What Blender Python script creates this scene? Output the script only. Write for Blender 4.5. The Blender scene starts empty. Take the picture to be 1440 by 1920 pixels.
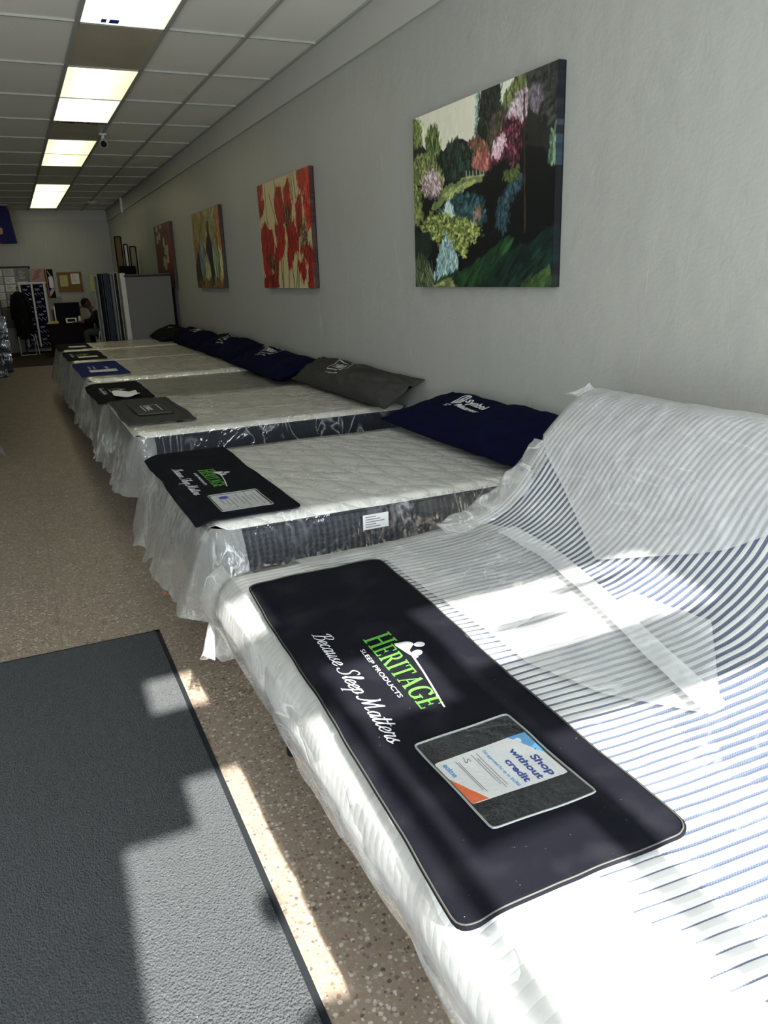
import bpy, bmesh, math, random
import numpy as np
from mathutils import Vector, Matrix
random.seed(7); rng = np.random.default_rng(7)
C = bpy.context.scene.collection
PI = math.pi

# ------------------------------------------------------------------ camera
F = 1442.0; CAMH = 1.62
def _norm(v): return v/np.linalg.norm(v)
d1 = _norm(np.array([17-720., 537-960., F]))
Xv = 160.; Yv = (F*F+(17-720)*Xv)/423.
dn = _norm(np.array([Xv, Yv, F])); dr = np.cross(dn, d1)
R = np.array([dr, d1, -dn])
cam = bpy.data.cameras.new('camera'); co = bpy.data.objects.new('camera', cam); C.objects.link(co)
cam.sensor_fit = 'HORIZONTAL'; cam.sensor_width = 36; cam.lens = F/1440*36; cam.clip_start = .02; cam.clip_end = 200
M = Matrix([[R[i][0], -R[i][1], -R[i][2]] for i in range(3)]).to_4x4()
co.matrix_world = Matrix.Translation((0, 0, CAMH)) @ M
bpy.context.scene.camera = co

def wallpt(u, v, x):          # where a point seen on a plane x=const lies: (y, z)
    r = R @ np.array([u-720, v-960, F]); r = r*x/r[0]; return r[1], r[2]+CAMH

# ------------------------------------------------------------------ helpers
def tag(o, label=None, cat=None, group=None, kind=None):
    if label: o['label'] = label
    if cat: o['category'] = cat
    if group: o['group'] = group
    if kind: o['kind'] = kind
    return o
def empty(name, loc=(0, 0, 0), rz=0):
    o = bpy.data.objects.new(name, None); C.objects.link(o); o.location = loc; o.rotation_euler = (0, 0, rz); o.empty_display_size = .1
    return o
def link(name, me, mat=None, parent=None, smooth=False):
    o = bpy.data.objects.new(name, me); C.objects.link(o)
    if mat: me.materials.append(mat)
    if parent: o.parent = parent
    if smooth: me.polygons.foreach_set('use_smooth', [True]*len(me.polygons))
    return o
def obj(name, bm, mat=None, parent=None, smooth=False):
    me = bpy.data.meshes.new(name); bm.to_mesh(me); bm.free(); return link(name, me, mat, parent, smooth)
def add_box(bm, x0, x1, y0, y1, z0, z1, bev=0, seg=2, mi=0):
    r = bmesh.ops.create_cube(bm, size=1)
    vs = r['verts']
    for v in vs: v.co = Vector(((x0+x1)/2+v.co.x*(x1-x0), (y0+y1)/2+v.co.y*(y1-y0), (z0+z1)/2+v.co.z*(z1-z0)))
    if bev > 0:
        es = list({e for v in vs for e in v.link_edges})
        bmesh.ops.bevel(bm, geom=es, offset=bev, segments=seg, affect='EDGES', profile=.5)
def bx(name, x0, x1, y0, y1, z0, z1, mat, parent=None, bev=0, seg=2):
    bm = bmesh.new(); add_box(bm, x0, x1, y0, y1, z0, z1, bev, seg); return obj(name, bm, mat, parent)
def add_cyl(bm, p, q, r, r2=None, n=16, caps=True):
    p = Vector(p); q = Vector(q); d = q-p; r2 = r if r2 is None else r2
    m = Matrix.Translation((p+q)/2) @ d.to_track_quat('Z', 'Y').to_matrix().to_4x4()
    bmesh.ops.create_cone(bm, cap_ends=caps, segments=n, radius1=r, radius2=r2, depth=d.length, matrix=m)
def add_tube(bm, pts, r, n=8):
    P = [Vector(p) for p in pts]; rings = []
    for i, p in enumerate(P):
        t = (P[min(i+1, len(P)-1)]-P[max(i-1, 0)]).normalized()
        a = t.cross(Vector((0, 0, 1)))
        if a.length < .05: a = t.cross(Vector((0, 1, 0)))
        a.normalize(); b = t.cross(a)
        rings.append([bm.verts.new(p+a*math.cos(2*PI*k/n)*r+b*math.sin(2*PI*k/n)*r) for k in range(n)])
    for i in range(len(P)-1):
        for k in range(n): bm.faces.new((rings[i][k], rings[i][(k+1) % n], rings[i+1][(k+1) % n], rings[i+1][k]))
    for rg in (rings[0][::-1], rings[-1]): bm.faces.new(rg)
def grid(name, P, mat=None, parent=None, wrap=False, thick=0, smooth=True, cols=None):
    n, m = P.shape[:2]; P = np.asarray(P, float)
    idx = np.arange(n*m).reshape(n, m)
    if wrap: a = idx; b = np.roll(idx, -1, 0); q = np.stack([a[:, :-1], b[:, :-1], b[:, 1:], a[:, 1:]], -1).reshape(-1, 4)
    else: q = np.stack([idx[:-1, :-1], idx[1:, :-1], idx[1:, 1:], idx[:-1, 1:]], -1).reshape(-1, 4)
    me = bpy.data.meshes.new(name); me.vertices.add(n*m); me.vertices.foreach_set('co', P.reshape(-1))
    me.loops.add(len(q)*4); me.loops.foreach_set('vertex_index', q.reshape(-1).astype(np.int32))
    me.polygons.add(len(q)); me.polygons.foreach_set('loop_start', np.arange(0, len(q)*4, 4, dtype=np.int32)); me.polygons.foreach_set('loop_total', np.full(len(q), 4, np.int32))
    me.update(calc_edges=True); me.validate()
    if cols is not None:
        ca = me.color_attributes.new('paint', 'FLOAT_COLOR', 'POINT'); c = np.ones((n*m, 4)); c[:, :3] = cols.reshape(-1, 3); ca.data.foreach_set('color', c.reshape(-1))
    o = link(name, me, mat, parent, smooth)
    if thick:
        md = o.modifiers.new('thickness', 'SOLIDIFY'); md.thickness = thick; md.offset = -1
    return o
# value noise
_tab = rng.random((256, 256))
def vnoise(x, y, seed=0):
    x = np.asarray(x, float)+seed*17.3; y = np.asarray(y, float)+seed*9.7
    xi = np.floor(x).astype(int); yi = np.floor(y).astype(int); fx = x-xi; fy = y-yi
    fx = fx*fx*fx*(fx*(6*fx-15)+10); fy = fy*fy*fy*(fy*(6*fy-15)+10)
    g = lambda i, j: _tab[i % 256, j % 256]
    return (g(xi, yi)*(1-fx)+g(xi+1, yi)*fx)*(1-fy)+(g(xi, yi+1)*(1-fx)+g(xi+1, yi+1)*fx)*fy*1.0-.5
def fbm(x, y, seed=0, o=3):
    s = 0; a = 1
    for k in range(o): s = s+a*vnoise(x*2**k, y*2**k, seed+k*3); a *= .5
    return s
def ridge(x, y, seed=0): return np.maximum(0, 1-np.abs(fbm(x, y, seed))*9)

# ------------------------------------------------------------------ materials
def lin(c):
    c = np.asarray(c, float)/255.; return np.where(c <= .04045, c/12.92, ((c+.055)/1.055)**2.4)
class NT:
    def __init__(s, name):
        s.m = bpy.data.materials.new(name); s.m.use_nodes = True; s.t = s.m.node_tree; s.t.nodes.clear()
        s.out = s.t.nodes.new('ShaderNodeOutputMaterial')
    def n(s, ty, **kw):
        nd = s.t.nodes.new('ShaderNode'+ty)
        for k, v in kw.items():
            if k.startswith('_'): setattr(nd, k[1:], v)
            else:
                i = nd.inputs[int(k[1:])] if k[0] == 'i' and k[1:].isdigit() else nd.inputs[k.replace('__', ' ')]
                if isinstance(v, bpy.types.NodeSocket): s.t.links.new(v, i)
                elif hasattr(v, '__len__') and not isinstance(v, str) and len(v) == 3 and i.type == 'RGBA': i.default_value = (*v, 1)
                else: i.default_value = v
        return nd
    def math(s, op, a, b=0, c=0, clamp=False):
        nd = s.n('Math', _operation=op, _use_clamp=clamp, i0=a, i1=b, i2=c); return nd.outputs[0]
    def ramp(s, fac, stops, interp='LINEAR'):
        nd = s.n('ValToRGB', Fac=fac); cr = nd.color_ramp; cr.interpolation = interp
        while len(cr.elements) < len(stops): cr.elements.new(.5)
        for e, (p, c) in zip(cr.elements, stops): e.position = p; e.color = (*([c]*3 if np.isscalar(c) else c), 1)
        return nd.outputs[0]
    def mix(s, f, a, b):
        nd = s.n('Mix', _data_type='RGBA'); 
        for i, v in ((0, f), (6, a), (7, b)):
            if isinstance(v, bpy.types.NodeSocket): s.t.links.new(v, nd.inputs[i])
            elif i == 0: nd.inputs[0].default_value = v
            else: nd.inputs[i].default_value = (*v, 1)
        return nd.outputs[2]
    def pos(s): return s.n('NewGeometry').outputs['Position']
    def noise(s, scale, detail=3, vec=None, dist=0, rough=.5):
        nd = s.n('TexNoise', Scale=scale, Detail=detail, Distortion=dist, Roughness=rough)
        s.t.links.new(vec if vec is not None else s.pos(), nd.inputs['Vector']); return nd.outputs['Fac']
    def scaled(s, v, sc):
        nd = s.n('VectorMath', _operation='MULTIPLY', i0=v, i1=sc); return nd.outputs[0]
    def bump(s, h, strength=.3, dist=.01, normal=None):
        nd = s.n('Bump', Height=h, Strength=strength, Distance=dist)
        if normal is not None: s.t.links.new(normal, nd.inputs['Normal'])
        return nd.outputs[0]
    def pbr(s, **kw):
        nd = s.n('BsdfPrincipled', **kw); return nd.outputs[0]
    def done(s, sh): s.t.links.new(sh, s.out.inputs['Surface']); return s.m
def plain(name, c, rough=.6, metal=0, spec=.18, var=.12, vs=30, bump=0, bs=200, coat=0):
    a = NT(name); c = np.array(c); nz = a.noise(vs, 4)
    col = a.mix(nz, tuple(c*(1-var)), tuple(np.minimum(c*(1+var), 1)))
    kw = dict(Base__Color=col, Roughness=rough, Metallic=metal, Specular__IOR__Level=spec, Coat__Weight=coat)
    if bump: kw['Normal'] = a.bump(a.noise(bs, 3), bump, .003)
    return a.done(a.pbr(**kw))

def m_wall():
    a = NT('wall_paint'); p = a.pos()
    n1 = a.noise(1.3, 4); n2 = a.noise(1, 4, a.scaled(p, (9, 9, 1.2)), 0, .6)
    col = a.mix(a.math('MULTIPLY', a.math('ADD', n1, n2), .5), (.31, .315, .295), (.38, .386, .36))
    # hairline cracks running down the plaster
    cr = a.n('TexVoronoi', _feature='DISTANCE_TO_EDGE', Scale=1.0); dv = a.n('VectorMath', _operation='ADD', i0=a.scaled(p, (1, 1.1, .16)), i1=a.scaled(a.n('TexNoise', Scale=5., Detail=3).outputs['Color'], (.0, .05, .0)))
    a.t.links.new(dv.outputs[0], cr.inputs['Vector'])
    ck = a.math('MULTIPLY', a.math('LESS_THAN', cr.outputs['Distance'], .0022), a.math('GREATER_THAN', a.noise(2.2, 2), .52))
    col = a.mix(a.math('MULTIPLY', ck, .35), col, (.6, .6, .57))
    h = a.math('ADD', a.noise(6, 6, None, .3), a.math('MULTIPLY', a.noise(60, 2), .12))
    return a.done(a.pbr(Base__Color=col, Roughness=.45, Specular__IOR__Level=.35, Normal=a.bump(h, .35, .02)))
def m_floor():
    a = NT('terrazzo'); p = a.pos()
    v = a.n('TexVoronoi', Scale=95., Randomness=1.); a.t.links.new(p, v.inputs['Vector'])
    sep = a.n('SeparateColor', Color=v.outputs['Color'])
    chip = a.ramp(sep.outputs[0], [(0, (0.062, 0.051, 0.043)), (.05, (0.138, 0.085, 0.066)), (.17, (0.221, 0.160, 0.119)), (.40, (0.280, 0.223, 0.178)), (.68, (0.355, 0.302, 0.249)), (.88, (0.499, 0.461, 0.409))], 'CONSTANT')
    base = a.mix(a.noise(300, 3), (0.180, 0.139, 0.105), (0.280, 0.227, 0.178))
    f = a.math('LESS_THAN', v.outputs['Distance'], a.math('ADD', .30, a.math('MULTIPLY', sep.outputs[2], .35)))
    col = a.mix(f, base, chip)
    v2 = a.n('TexVoronoi', Scale=48.); a.t.links.new(a.n('VectorMath', _operation='ADD', i0=p, i1=a.scaled(a.n('TexNoise', Scale=120.).outputs['Color'], (.012, .012, .0))).outputs[0], v2.inputs['Vector']); s2 = a.n('SeparateColor', Color=v2.outputs['Color'])
    big = a.math('MULTIPLY', a.math('GREATER_THAN', s2.outputs[1], .72), a.math('LESS_THAN', v2.outputs['Distance'], .34))
    col = a.mix(big, col, a.ramp(s2.outputs[0], [(0, (0.163, 0.110, 0.088)), (.25, (0.108, 0.097, 0.089)), (.38, (0.432, 0.395, 0.349)), (.8, (0.277, 0.186, 0.141))], 'CONSTANT'))
    dirt = a.noise(1.4, 4); col = a.mix(a.math('MULTIPLY', dirt, .45), col, (.17, .145, .115))
    s = a.n('SeparateXYZ', Vector=p)
    def seam(o, off, w=.0016):
        t = a.math('FRACT', a.math('DIVIDE', a.math('ADD', o, off+20*.914), .914)); return a.math('LESS_THAN', t, w*2/.914)
    sm = a.math('MAXIMUM', seam(s.outputs[0], .035), seam(s.outputs[1], -2.87))
    col = a.mix(a.math('MULTIPLY', sm, .6), col, (.09, .075, .06))
    rg = a.math('ADD', .36, a.math('MULTIPLY', a.noise(7, 4), .3))
    return a.done(a.pbr(Base__Color=col, Roughness=rg, Specular__IOR__Level=.5, Normal=a.bump(a.noise(240, 2), .12, .002)))
def m_rug():
    a = NT('rubber_backed_carpet'); p = a.pos()
    v = a.n('TexVoronoi', Scale=165., Randomness=1.); a.t.links.new(a.scaled(p, (1, .75, 1)), v.inputs['Vector'])
    n = a.noise(150, 4)
    h = a.math('ADD', a.math('MULTIPLY', v.outputs['Distance'], -.8), n)
    st = a.noise(5, 4); col = a.mix(n, (.018, .021, .025), (.060, .067, .074)); col = a.mix(a.math('GREATER_THAN', a.noise(260, 1, None), .79), col, (.28, .28, .27))
    col = a.mix(a.ramp(st, [(.0, .7), (.36, 0)]), col, (.01, .012, .015))
    return a.done(a.pbr(Base__Color=col, Roughness=.85, Specular__IOR__Level=.25, Sheen__Weight=.06, Sheen__Roughness=.5, Normal=a.bump(h, 1., .008)))
def m_tile():
    a = NT('ceiling_tile'); n = a.noise(.8, 3); col = a.mix(n, (.74, .74, .68), (.84, .84, .77))
    h = a.math('ADD', a.noise(160, 2), a.math('MULTIPLY', a.noise(14, 3), .5))
    st = a.ramp(a.noise(2.3, 5), [(.66, 0), (.8, .35)]); col = a.mix(st, col, (.45, .42, .34))
    return a.done(a.pbr(Base__Color=col, Roughness=.85, Specular__IOR__Level=.15, Normal=a.bump(h, .25, .004)))
def m_panel(name, c, strength, edge, y0, y1):
    a = NT(name); p = a.pos(); s = a.n('SeparateXYZ', Vector=p)
    # two tubes behind an acrylic lens: brightest along the middle
    d = a.math('ABSOLUTE', a.math('SUBTRACT', s.outputs[0], 1.0)); k = a.math('SUBTRACT', 1, a.math('MULTIPLY', d, 2.6), clamp=True)
    k = a.math('POWER', k, 1.6); n = a.noise(3, 4)
    st = a.math('MULTIPLY', a.math('ADD', edge, a.math('MULTIPLY', k, 1-edge)), a.math('ADD', .85, a.math('MULTIPLY', n, .3)))
    return a.done(a.pbr(Base__Color=(.7, .69, .6), Roughness=.3, Emission__Color=c, Emission__Strength=a.math('MULTIPLY', st, strength)))
def m_plastic(name, milk=.16, rough=.16, sc=9, st=.6, streak=.35, base=(.88, .9, .92), stretch=(1, 1, 1), fres=.35):
    a = NT(name); p = a.scaled(a.pos(), stretch)
    n1 = a.noise(sc, 3, p, 1.2, .55); r1 = a.math('ABSOLUTE', a.math('SUBTRACT', n1, .5))
    n2 = a.noise(sc*2.7, 2, p, .8); r2 = a.math('ABSOLUTE', a.math('SUBTRACT', n2, .5))
    h = a.math('ADD', a.math('MINIMUM', r1, .09), a.math('MULTIPLY', a.math('MINIMUM', r2, .06), .5))
    line = a.ramp(r1, [(0, 1), (.012, .5), (.03, 0)]); clump = a.ramp(a.noise(3.1, 2, p), [(.42, 0), (.62, 1)])
    nor = a.bump(h, st, .03)
    lw = a.n('LayerWeight', Blend=.35, Normal=nor)
    fac = a.math('ADD', milk, a.math('MULTIPLY', a.math('MULTIPLY', line, clump), streak)); fac = a.math('ADD', fac, a.math('MULTIPLY', lw.outputs['Facing'], fres), clamp=True)
    fac = a.math('MULTIPLY', fac, a.math('ADD', .8, a.math('MULTIPLY', a.noise(2.3, 2, p), .4)), clamp=True)
    pb = a.pbr(Base__Color=base, Roughness=rough, Specular__IOR__Level=.8, Normal=nor)
    mx = a.n('MixShader', i0=fac, i1=a.n('BsdfTransparent').outputs[0], i2=pb)
    gl = a.n('BsdfGlossy', Roughness=rough, Normal=nor, Color=(1, 1, 1))
    mg = a.n('MixShader', i0=a.math('MULTIPLY', a.math('ADD', .04, a.math('MULTIPLY', lw.outputs['Fresnel'], .5)), 1), i1=mx.outputs[0], i2=gl.outputs[0])
    return a.done(mg.outputs[0])
def m_fabric(name, c, c2=None, rough=.85, bs=400, st=.4, sheen=.0, flecks=0, dust_=.05):
    a = NT(name); n = a.noise(bs, 2); c = np.array(c)*.9; c2 = np.array(c2) if c2 is not None else c*1.3
    col = a.mix(n, tuple(c), tuple(c2))
    if flecks: col = a.mix(a.math('MULTIPLY', a.math('GREATER_THAN', a.noise(190, 1), .80), flecks), col, (.4, .4, .42))
    dust = a.ramp(a.noise(9, 5), [(.5, 0), (.8, dust_)]); col = a.mix(dust, col, (.25, .25, .28))
    return a.done(a.pbr(Base__Color=col, Roughness=rough, Specular__IOR__Level=.06, Normal=a.bump(n, st, .003)))
def m_quilt(name, c, sc=9., depth=.5, printed=False):
    a = NT(name); p = a.pos()
    w1 = a.n('TexWave', _wave_type='BANDS', _bands_direction='DIAGONAL', Scale=sc*.32, Distortion=3.5, Detail=1.5, Detail__Scale=.8); a.t.links.new(p, w1.inputs['Vector'])
    w2 = a.n('TexWave', _wave_type='BANDS', _bands_direction='X', Scale=sc*.25, Distortion=4.5, Detail=1.5, Detail__Scale=.7); a.t.links.new(a.scaled(p, (1, -1, 1)), w2.inputs['Vector'])
    h = a.math('MINIMUM', w1.outputs['Fac'], w2.outputs['Fac']); h = a.math('POWER', h, .35)
    col = a.mix(h, tuple(np.array(c)*.8), c)
    if printed:
        q = a.n('TexBrick', Scale=9., Mortar__Size=.034, Color1=(0, 0, 0), Color2=(0, 0, 0), Mortar=(1, 1, 1)); a.t.links.new(a.scaled(p, (.8, 1.1, 1)), q.inputs['Vector'])
        pr = a.math('MULTIPLY', a.math('GREATER_THAN', a.noise(1, 1, a.scaled(p, (60, 16, 1)), 1.), .60), a.math('GREATER_THAN', a.math('SINE', a.math('MULTIPLY', a.n('SeparateXYZ', Vector=p).outputs[1], 46)), .75))
        col = a.mix(a.math('MULTIPLY', pr, .5), col, (.4, .4, .42))
    return a.done(a.pbr(Base__Color=col, Roughness=.75, Specular__IOR__Level=.25, Normal=a.bump(h, depth, .02)))
def m_stripes():
    # white quilted knit with woven blue stripes running the length of the bed
    a = NT('striped_ticking'); p = a.pos(); s = a.n('SeparateXYZ', Vector=p)
    P = .0262
    y = a.math('ADD', s.outputs[1], a.math('MULTIPLY', s.outputs[0], .055))
    t = a.math('FRACT', a.math('DIVIDE', a.math('ADD', y, 20), P)); tri = a.math('ABSOLUTE', a.math('SUBTRACT', t, .5))
    cell = a.math('FLOOR', a.math('DIVIDE', a.math('ADD', y, 20), P))
    j = a.n('TexWhiteNoise', _noise_dimensions='1D', W=cell).outputs['Value']
    xx = a.math('ADD', s.outputs[0], a.math('MULTIPLY', s.outputs[2], .9)); xx = a.math('ADD', xx, a.math('MULTIPLY', j, .05))
    w = a.ramp(a.math('DIVIDE', xx, 4), [(0, 0.0), (.34, .0), (.342, .055), (.375, .10), (.378, .14), (.44, .2), (.443, .24)], 'CONSTANT')
    blue = a.math('LESS_THAN', tri, w)
    wv = a.n('TexChecker', Scale=330.); a.t.links.new(p, wv.inputs['Vector'])
    bl = a.mix(wv.outputs['Fac'], (.035, .06, .14), (.11, .15, .26))
    col = a.mix(blue, (.80, .80, .80), bl)
    h = a.math('POWER', a.math('MULTIPLY', tri, 2, clamp=True), .45)
    return a.done(a.pbr(Base__Color=col, Roughness=.8, Specular__IOR__Level=.2, Normal=a.bump(h, .4, .005)))
def m_side(name, c, stripes=False):
    a = NT(name); p = a.pos(); s = a.n('SeparateXYZ', Vector=p); c = np.array(c)
    if stripes:
        v = a.math('SINE', a.math('MULTIPLY', a.math('ADD', s.outputs[0], s.outputs[1]), 235)); g = a.math('SINE', a.math('MULTIPLY', s.outputs[2], 300))
        f = a.math('ADD', .5, a.math('MULTIPLY', v, .4)); f = a.math('ADD', f, a.math('MULTIPLY', g, .15), clamp=True)
        col = a.mix(f, tuple(c*.55), tuple(c*1.9)); h = f
    else:
        col = a.mix(a.noise(200, 2), tuple(c), tuple(c*1.4)); h = a.noise(20, 3)
    return a.done(a.pbr(Base__Color=col, Roughness=.7, Specular__IOR__Level=.3, Normal=a.bump(h, .5, .006)))
def m_paint(name):
    a = NT(name); v = a.n('VertexColor', _layer_name='paint')
    return a.done(a.pbr(Base__Color=v.outputs['Color'], Roughness=.45, Specular__IOR__Level=.35, Normal=a.bump(a.noise(260, 3), .25, .002)))
def m_glass():
    a = NT('window_glass'); gl = a.n('BsdfGlossy', Roughness=.02); 
    mx = a.n('MixShader', i0=.06, i1=a.n('BsdfTransparent', Color=(.97, .98, .97)).outputs[0], i2=gl.outputs[0]); return a.done(mx.outputs[0])

W = dict(wall=m_wall(), floor=m_floor(), rug=m_rug(), tile=m_tile(),
  rubber=plain('rubber_edge', (.012, .014, .017), .5), grid=plain('grid_metal', (.36, .36, .33), .5), white=plain('white_enamel', (.62, .62, .6), .4, var=.05),
  dark=plain('dark_metal', (.012, .013, .016), .35, spec=.1), black=plain('black_plastic', (.006, .006, .007), .5, spec=.04), blackcloth=m_fabric('black_cloth', (.006, .006, .007), (.012, .012, .013), sheen=.05),
  chrome=plain('brushed_metal', (.55, .55, .53), .28, 1), silver=plain('silver_tape', (.20, .20, .19), .5), steelblue=plain('blue_steel', (.018, .028, .042), .5, 0, .05),
  padblk=m_fabric('black_neoprene', (.003, .0032, .0056), (.0065, .007, .011), .8, 700, .35, 0, .35, .03), padblue=m_fabric('blue_felt', (.012, .02, .11), (.02, .032, .16), sheen=.1),
  padgrey=m_fabric('grey_felt', (.035, .035, .032), (.085, .084, .08), .9, 330, .8), navy=m_fabric('navy_fleece', (.0018, .0024, .014), (.003, .004, .024), .9, 350, .5, 0, 0, .0),
  greycloth=m_fabric('grey_marl', (.02, .02, .019), (.072, .070, .066), .9, 300, .8, 0, 0, 0),
  cream=m_quilt('cream_quilt', (.85, .84, .79), 9, .45, True), cream2=m_quilt('white_quilt', (.86, .85, .78), 5, .25), cream3=m_quilt('ivory_quilt', (.74, .71, .60), 7, .5), greytop=m_quilt('greige_quilt', (.28, .275, .22), 6, .3),
  stripes=m_stripes(), sideblk=m_side('charcoal_border', (.026, .031, .040), True), sidenavy=m_side('navy_border', (.004, .006, .013)), sidewht=m_side('ivory_border', (.5, .49, .42)), piping=plain('satin_tape', (.02, .022, .028), .4),
  box=m_side('foundation_cloth', (.05, .05, .055)), deck=plain('deck_fabric', (.03, .03, .035), .8),
  pl_clear=m_plastic('clear_film', .03, .1, 9, .75, .5, fres=.22), pl_top=m_plastic('crinkled_film', .16, .13, 7, .9, .75, base=(.86, .85, .79), stretch=(.7, 1.3, 1)),  # strong white crease streaks in pl_top stand in for glittering highlights
  pl_side=m_plastic('glossy_side_film', .012, .08, 5, 1., .35, stretch=(1, 1, .5), fres=.08),
  pl_skirt=m_plastic('hanging_film', .13, .22, 6, .7, .3, base=(.80, .82, .83), stretch=(1, 1, .35), fres=.22),
  pl_king=m_plastic('thin_film', .03, .22, 5, .3, .12, stretch=(.6, 1.4, 1), fres=.03), pl_haze=m_plastic('thin_haze_film', .22, .22, 5, .35, .2, stretch=(.6, 1.4, 1), fres=.10), pl_milk=m_plastic('milky_film', .30, .3, 4, .28, .10, base=(.80, .81, .83), stretch=(1.2, .7, 1), fres=.12),
  paint=m_paint('oil_paint'), glass=m_glass(), green=plain('green_print', (.07, .27, .035), .6, var=.05), wprint=plain('white_print', (.5, .5, .53), .6, var=.04), sprint=plain('silver_print', (.5, .5, .5), .6, var=.05),
  paper=plain('paper', (.72, .73, .74), .5, var=.04, vs=5), cardblue=plain('blue_ink', (.02, .05, .28), .5, var=.05), cardsky=plain('sky_ink', (.10, .33, .62), .5, var=.05), cardorange=plain('orange_ink', (.72, .14, .035), .5, var=.05), ink=plain('grey_ink', (.2, .2, .22), .5), 
  stitch=plain('clear_welt', (.2, .21, .2), .25, var=.3, vs=300), vinyl=m_plastic('vinyl_pocket', .02, .08, 16, .5, .25, base=(.2, .23, .26), fres=.05),
  wood=plain('dark_wood', (.010, .006, .007), .5, spec=.05), cork=plain('cork', (.22, .13, .045), .9, var=.3, vs=120), corkframe=plain('oak_frame', (.2, .115, .04), .5), yellow=plain('yellow_paper', (.62, .56, .12), .7, var=.05), yellowpale=plain('pale_yellow_paper', (.52, .5, .2), .7, var=.05),
  boxblue=plain('navy_carton', (.003, .004, .026), .6, spec=.05), greypanel=plain('grey_panel_cloth', (.14, .135, .13), .9, var=.1, vs=60, bump=.3), skin=plain('skin', (.1, .05, .035), .6), denim=m_fabric('grey_denim', (.05, .06, .06), (.09, .1, .1)), greyhood=m_fabric('grey_hood', (.17, .17, .16), (.25, .25, .24)))

# ------------------------------------------------------------------ lettering
GL = {  # script hand: control points of each stroke, x-height .5, cap height 1
 'B': (.66, [[(.02, .80), (.10, .95), (.30, .98), (.22, .5), (.10, .06), (-.06, .02)], [(.24, .92), (.45, 1.04), (.62, .92), (.52, .66), (.26, .56), (.50, .54), (.60, .30), (.40, .02), (.12, .04)]]),
 'e': (.36, [[(.0, .16), (.16, .22), (.30, .36), (.22, .50), (.08, .36), (.06, .12), (.18, .0), (.38, .16)]]),
 'c': (.34, [[(.28, .42), (.20, .50), (.07, .34), (.06, .12), (.17, .0), (.36, .16)]]),
 'a': (.43, [[(.30, .44), (.18, .50), (.05, .30), (.06, .05), (.16, .02), (.30, .26)], [(.33, .50), (.29, .12), (.33, .0), (.45, .16)]]),
 'u': (.45, [[(.02, .36), (.10, .50), (.07, .12), (.14, .0), (.30, .24)], [(.35, .50), (.30, .12), (.36, .0), (.47, .16)]]),
 's': (.32, [[(.0, .16), (.20, .52), (.14, .34), (.24, .14), (.14, .0), (.0, .07)], [(.20, .04), (.34, .16)]]),
 'S': (.62, [[(.56, .84), (.46, 1.0), (.26, .92), (.22, .72), (.40, .48), (.40, .18), (.18, .0), (-.04, .08), (-.06, .2)]]),
 'l': (.24, [[(.0, .16), (.22, .70), (.24, 1.0), (.12, .9), (.06, .2), (.12, .0), (.26, .16)]]),
 'p': (.42, [[(.0, .30), (.10, .52), (.06, .0), (.0, -.42)], [(-.08, -.42), (.10, -.42)], [(.09, .36), (.24, .52), (.34, .36), (.26, .06), (.1, .02)], [(.26, .06), (.42, .18)]]),
 'M': (.98, [[(-.10, .12), (-.04, .0), (.10, .1), (.26, .6), (.30, .96), (.20, 1.0)], [(.30, .96), (.34, .5), (.38, .06)], [(.38, .06), (.54, .55), (.74, .98)], [(.74, .98), (.70, .4), (.72, .04), (.92, .14)]]),
 't': (.28, [[(.0, .16), (.14, .5), (.19, .86), (.11, .4), (.09, .1), (.15, .0), (.30, .16)], [(.0, .58), (.32, .62)]]),
 'r': (.36, [[(.0, .16), (.08, .40), (.10, .54), (.12, .44), (.28, .48), (.22, .12), (.28, .0), (.38, .16)]]),
 'd': (.44, [[(.30, .42), (.16, .50), (.04, .28), (.08, .02), (.22, .06), (.33, .4)], [(.38, 1.0), (.30, .12), (.35, .0), (.46, .16)]]),
 ' ': (.26, [])}
def catmull(P, k=6):
    P = [np.array(p, float) for p in P]
    if len(P) < 3: return P
    Q = [2*P[0]-P[1]]+P+[2*P[-1]-P[-2]]; out = []
    for i in range(1, len(Q)-2):
        for j in range(k):
            t = j/k; a, b, c, d = Q[i-1:i+3]
            out.append(.5*((2*b)+(-a+c)*t+(2*a-5*b+4*c-d)*t*t+(-a+3*b-3*c+d)*t**3))
    out.append(P[-1]); return out
def ribbon(P, w0, w1=None, nib=None):
    """quads along a polyline; with a nib angle the width varies as a broad pen's would"""
    w1 = w0 if w1 is None else w1; L = []; n = len(P)
    for i in range(n):
        t = P[min(i+1, n-1)]-P[max(i-1, 0)]; l = np.hypot(*t) or 1; nn = np.array([-t[1], t[0]])/l
        w = w0 if nib is None else w1+(w0-w1)*abs(math.sin(math.atan2(t[1], t[0])-nib))
        L.append((P[i]+nn*w/2, P[i]-nn*w/2))
    return [[L[i][1], L[i+1][1], L[i+1][0], L[i][0]] for i in range(n-1)]
def script_polys(s, slant=.28):
    x = 0; out = []
    for ch in s:
        w, st = GL[ch]
        for k in st:
            for q in ribbon(catmull(k), .068, .026, -.1): out.append([np.array((x+p[0]+p[1]*slant, p[1])) for p in q])
        x += w
    return out, x
def box_poly(x0, y0, x1, y1): return [np.array(p, float) for p in ((x0, y0), (x1, y0), (x1, y1), (x0, y1))]
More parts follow.
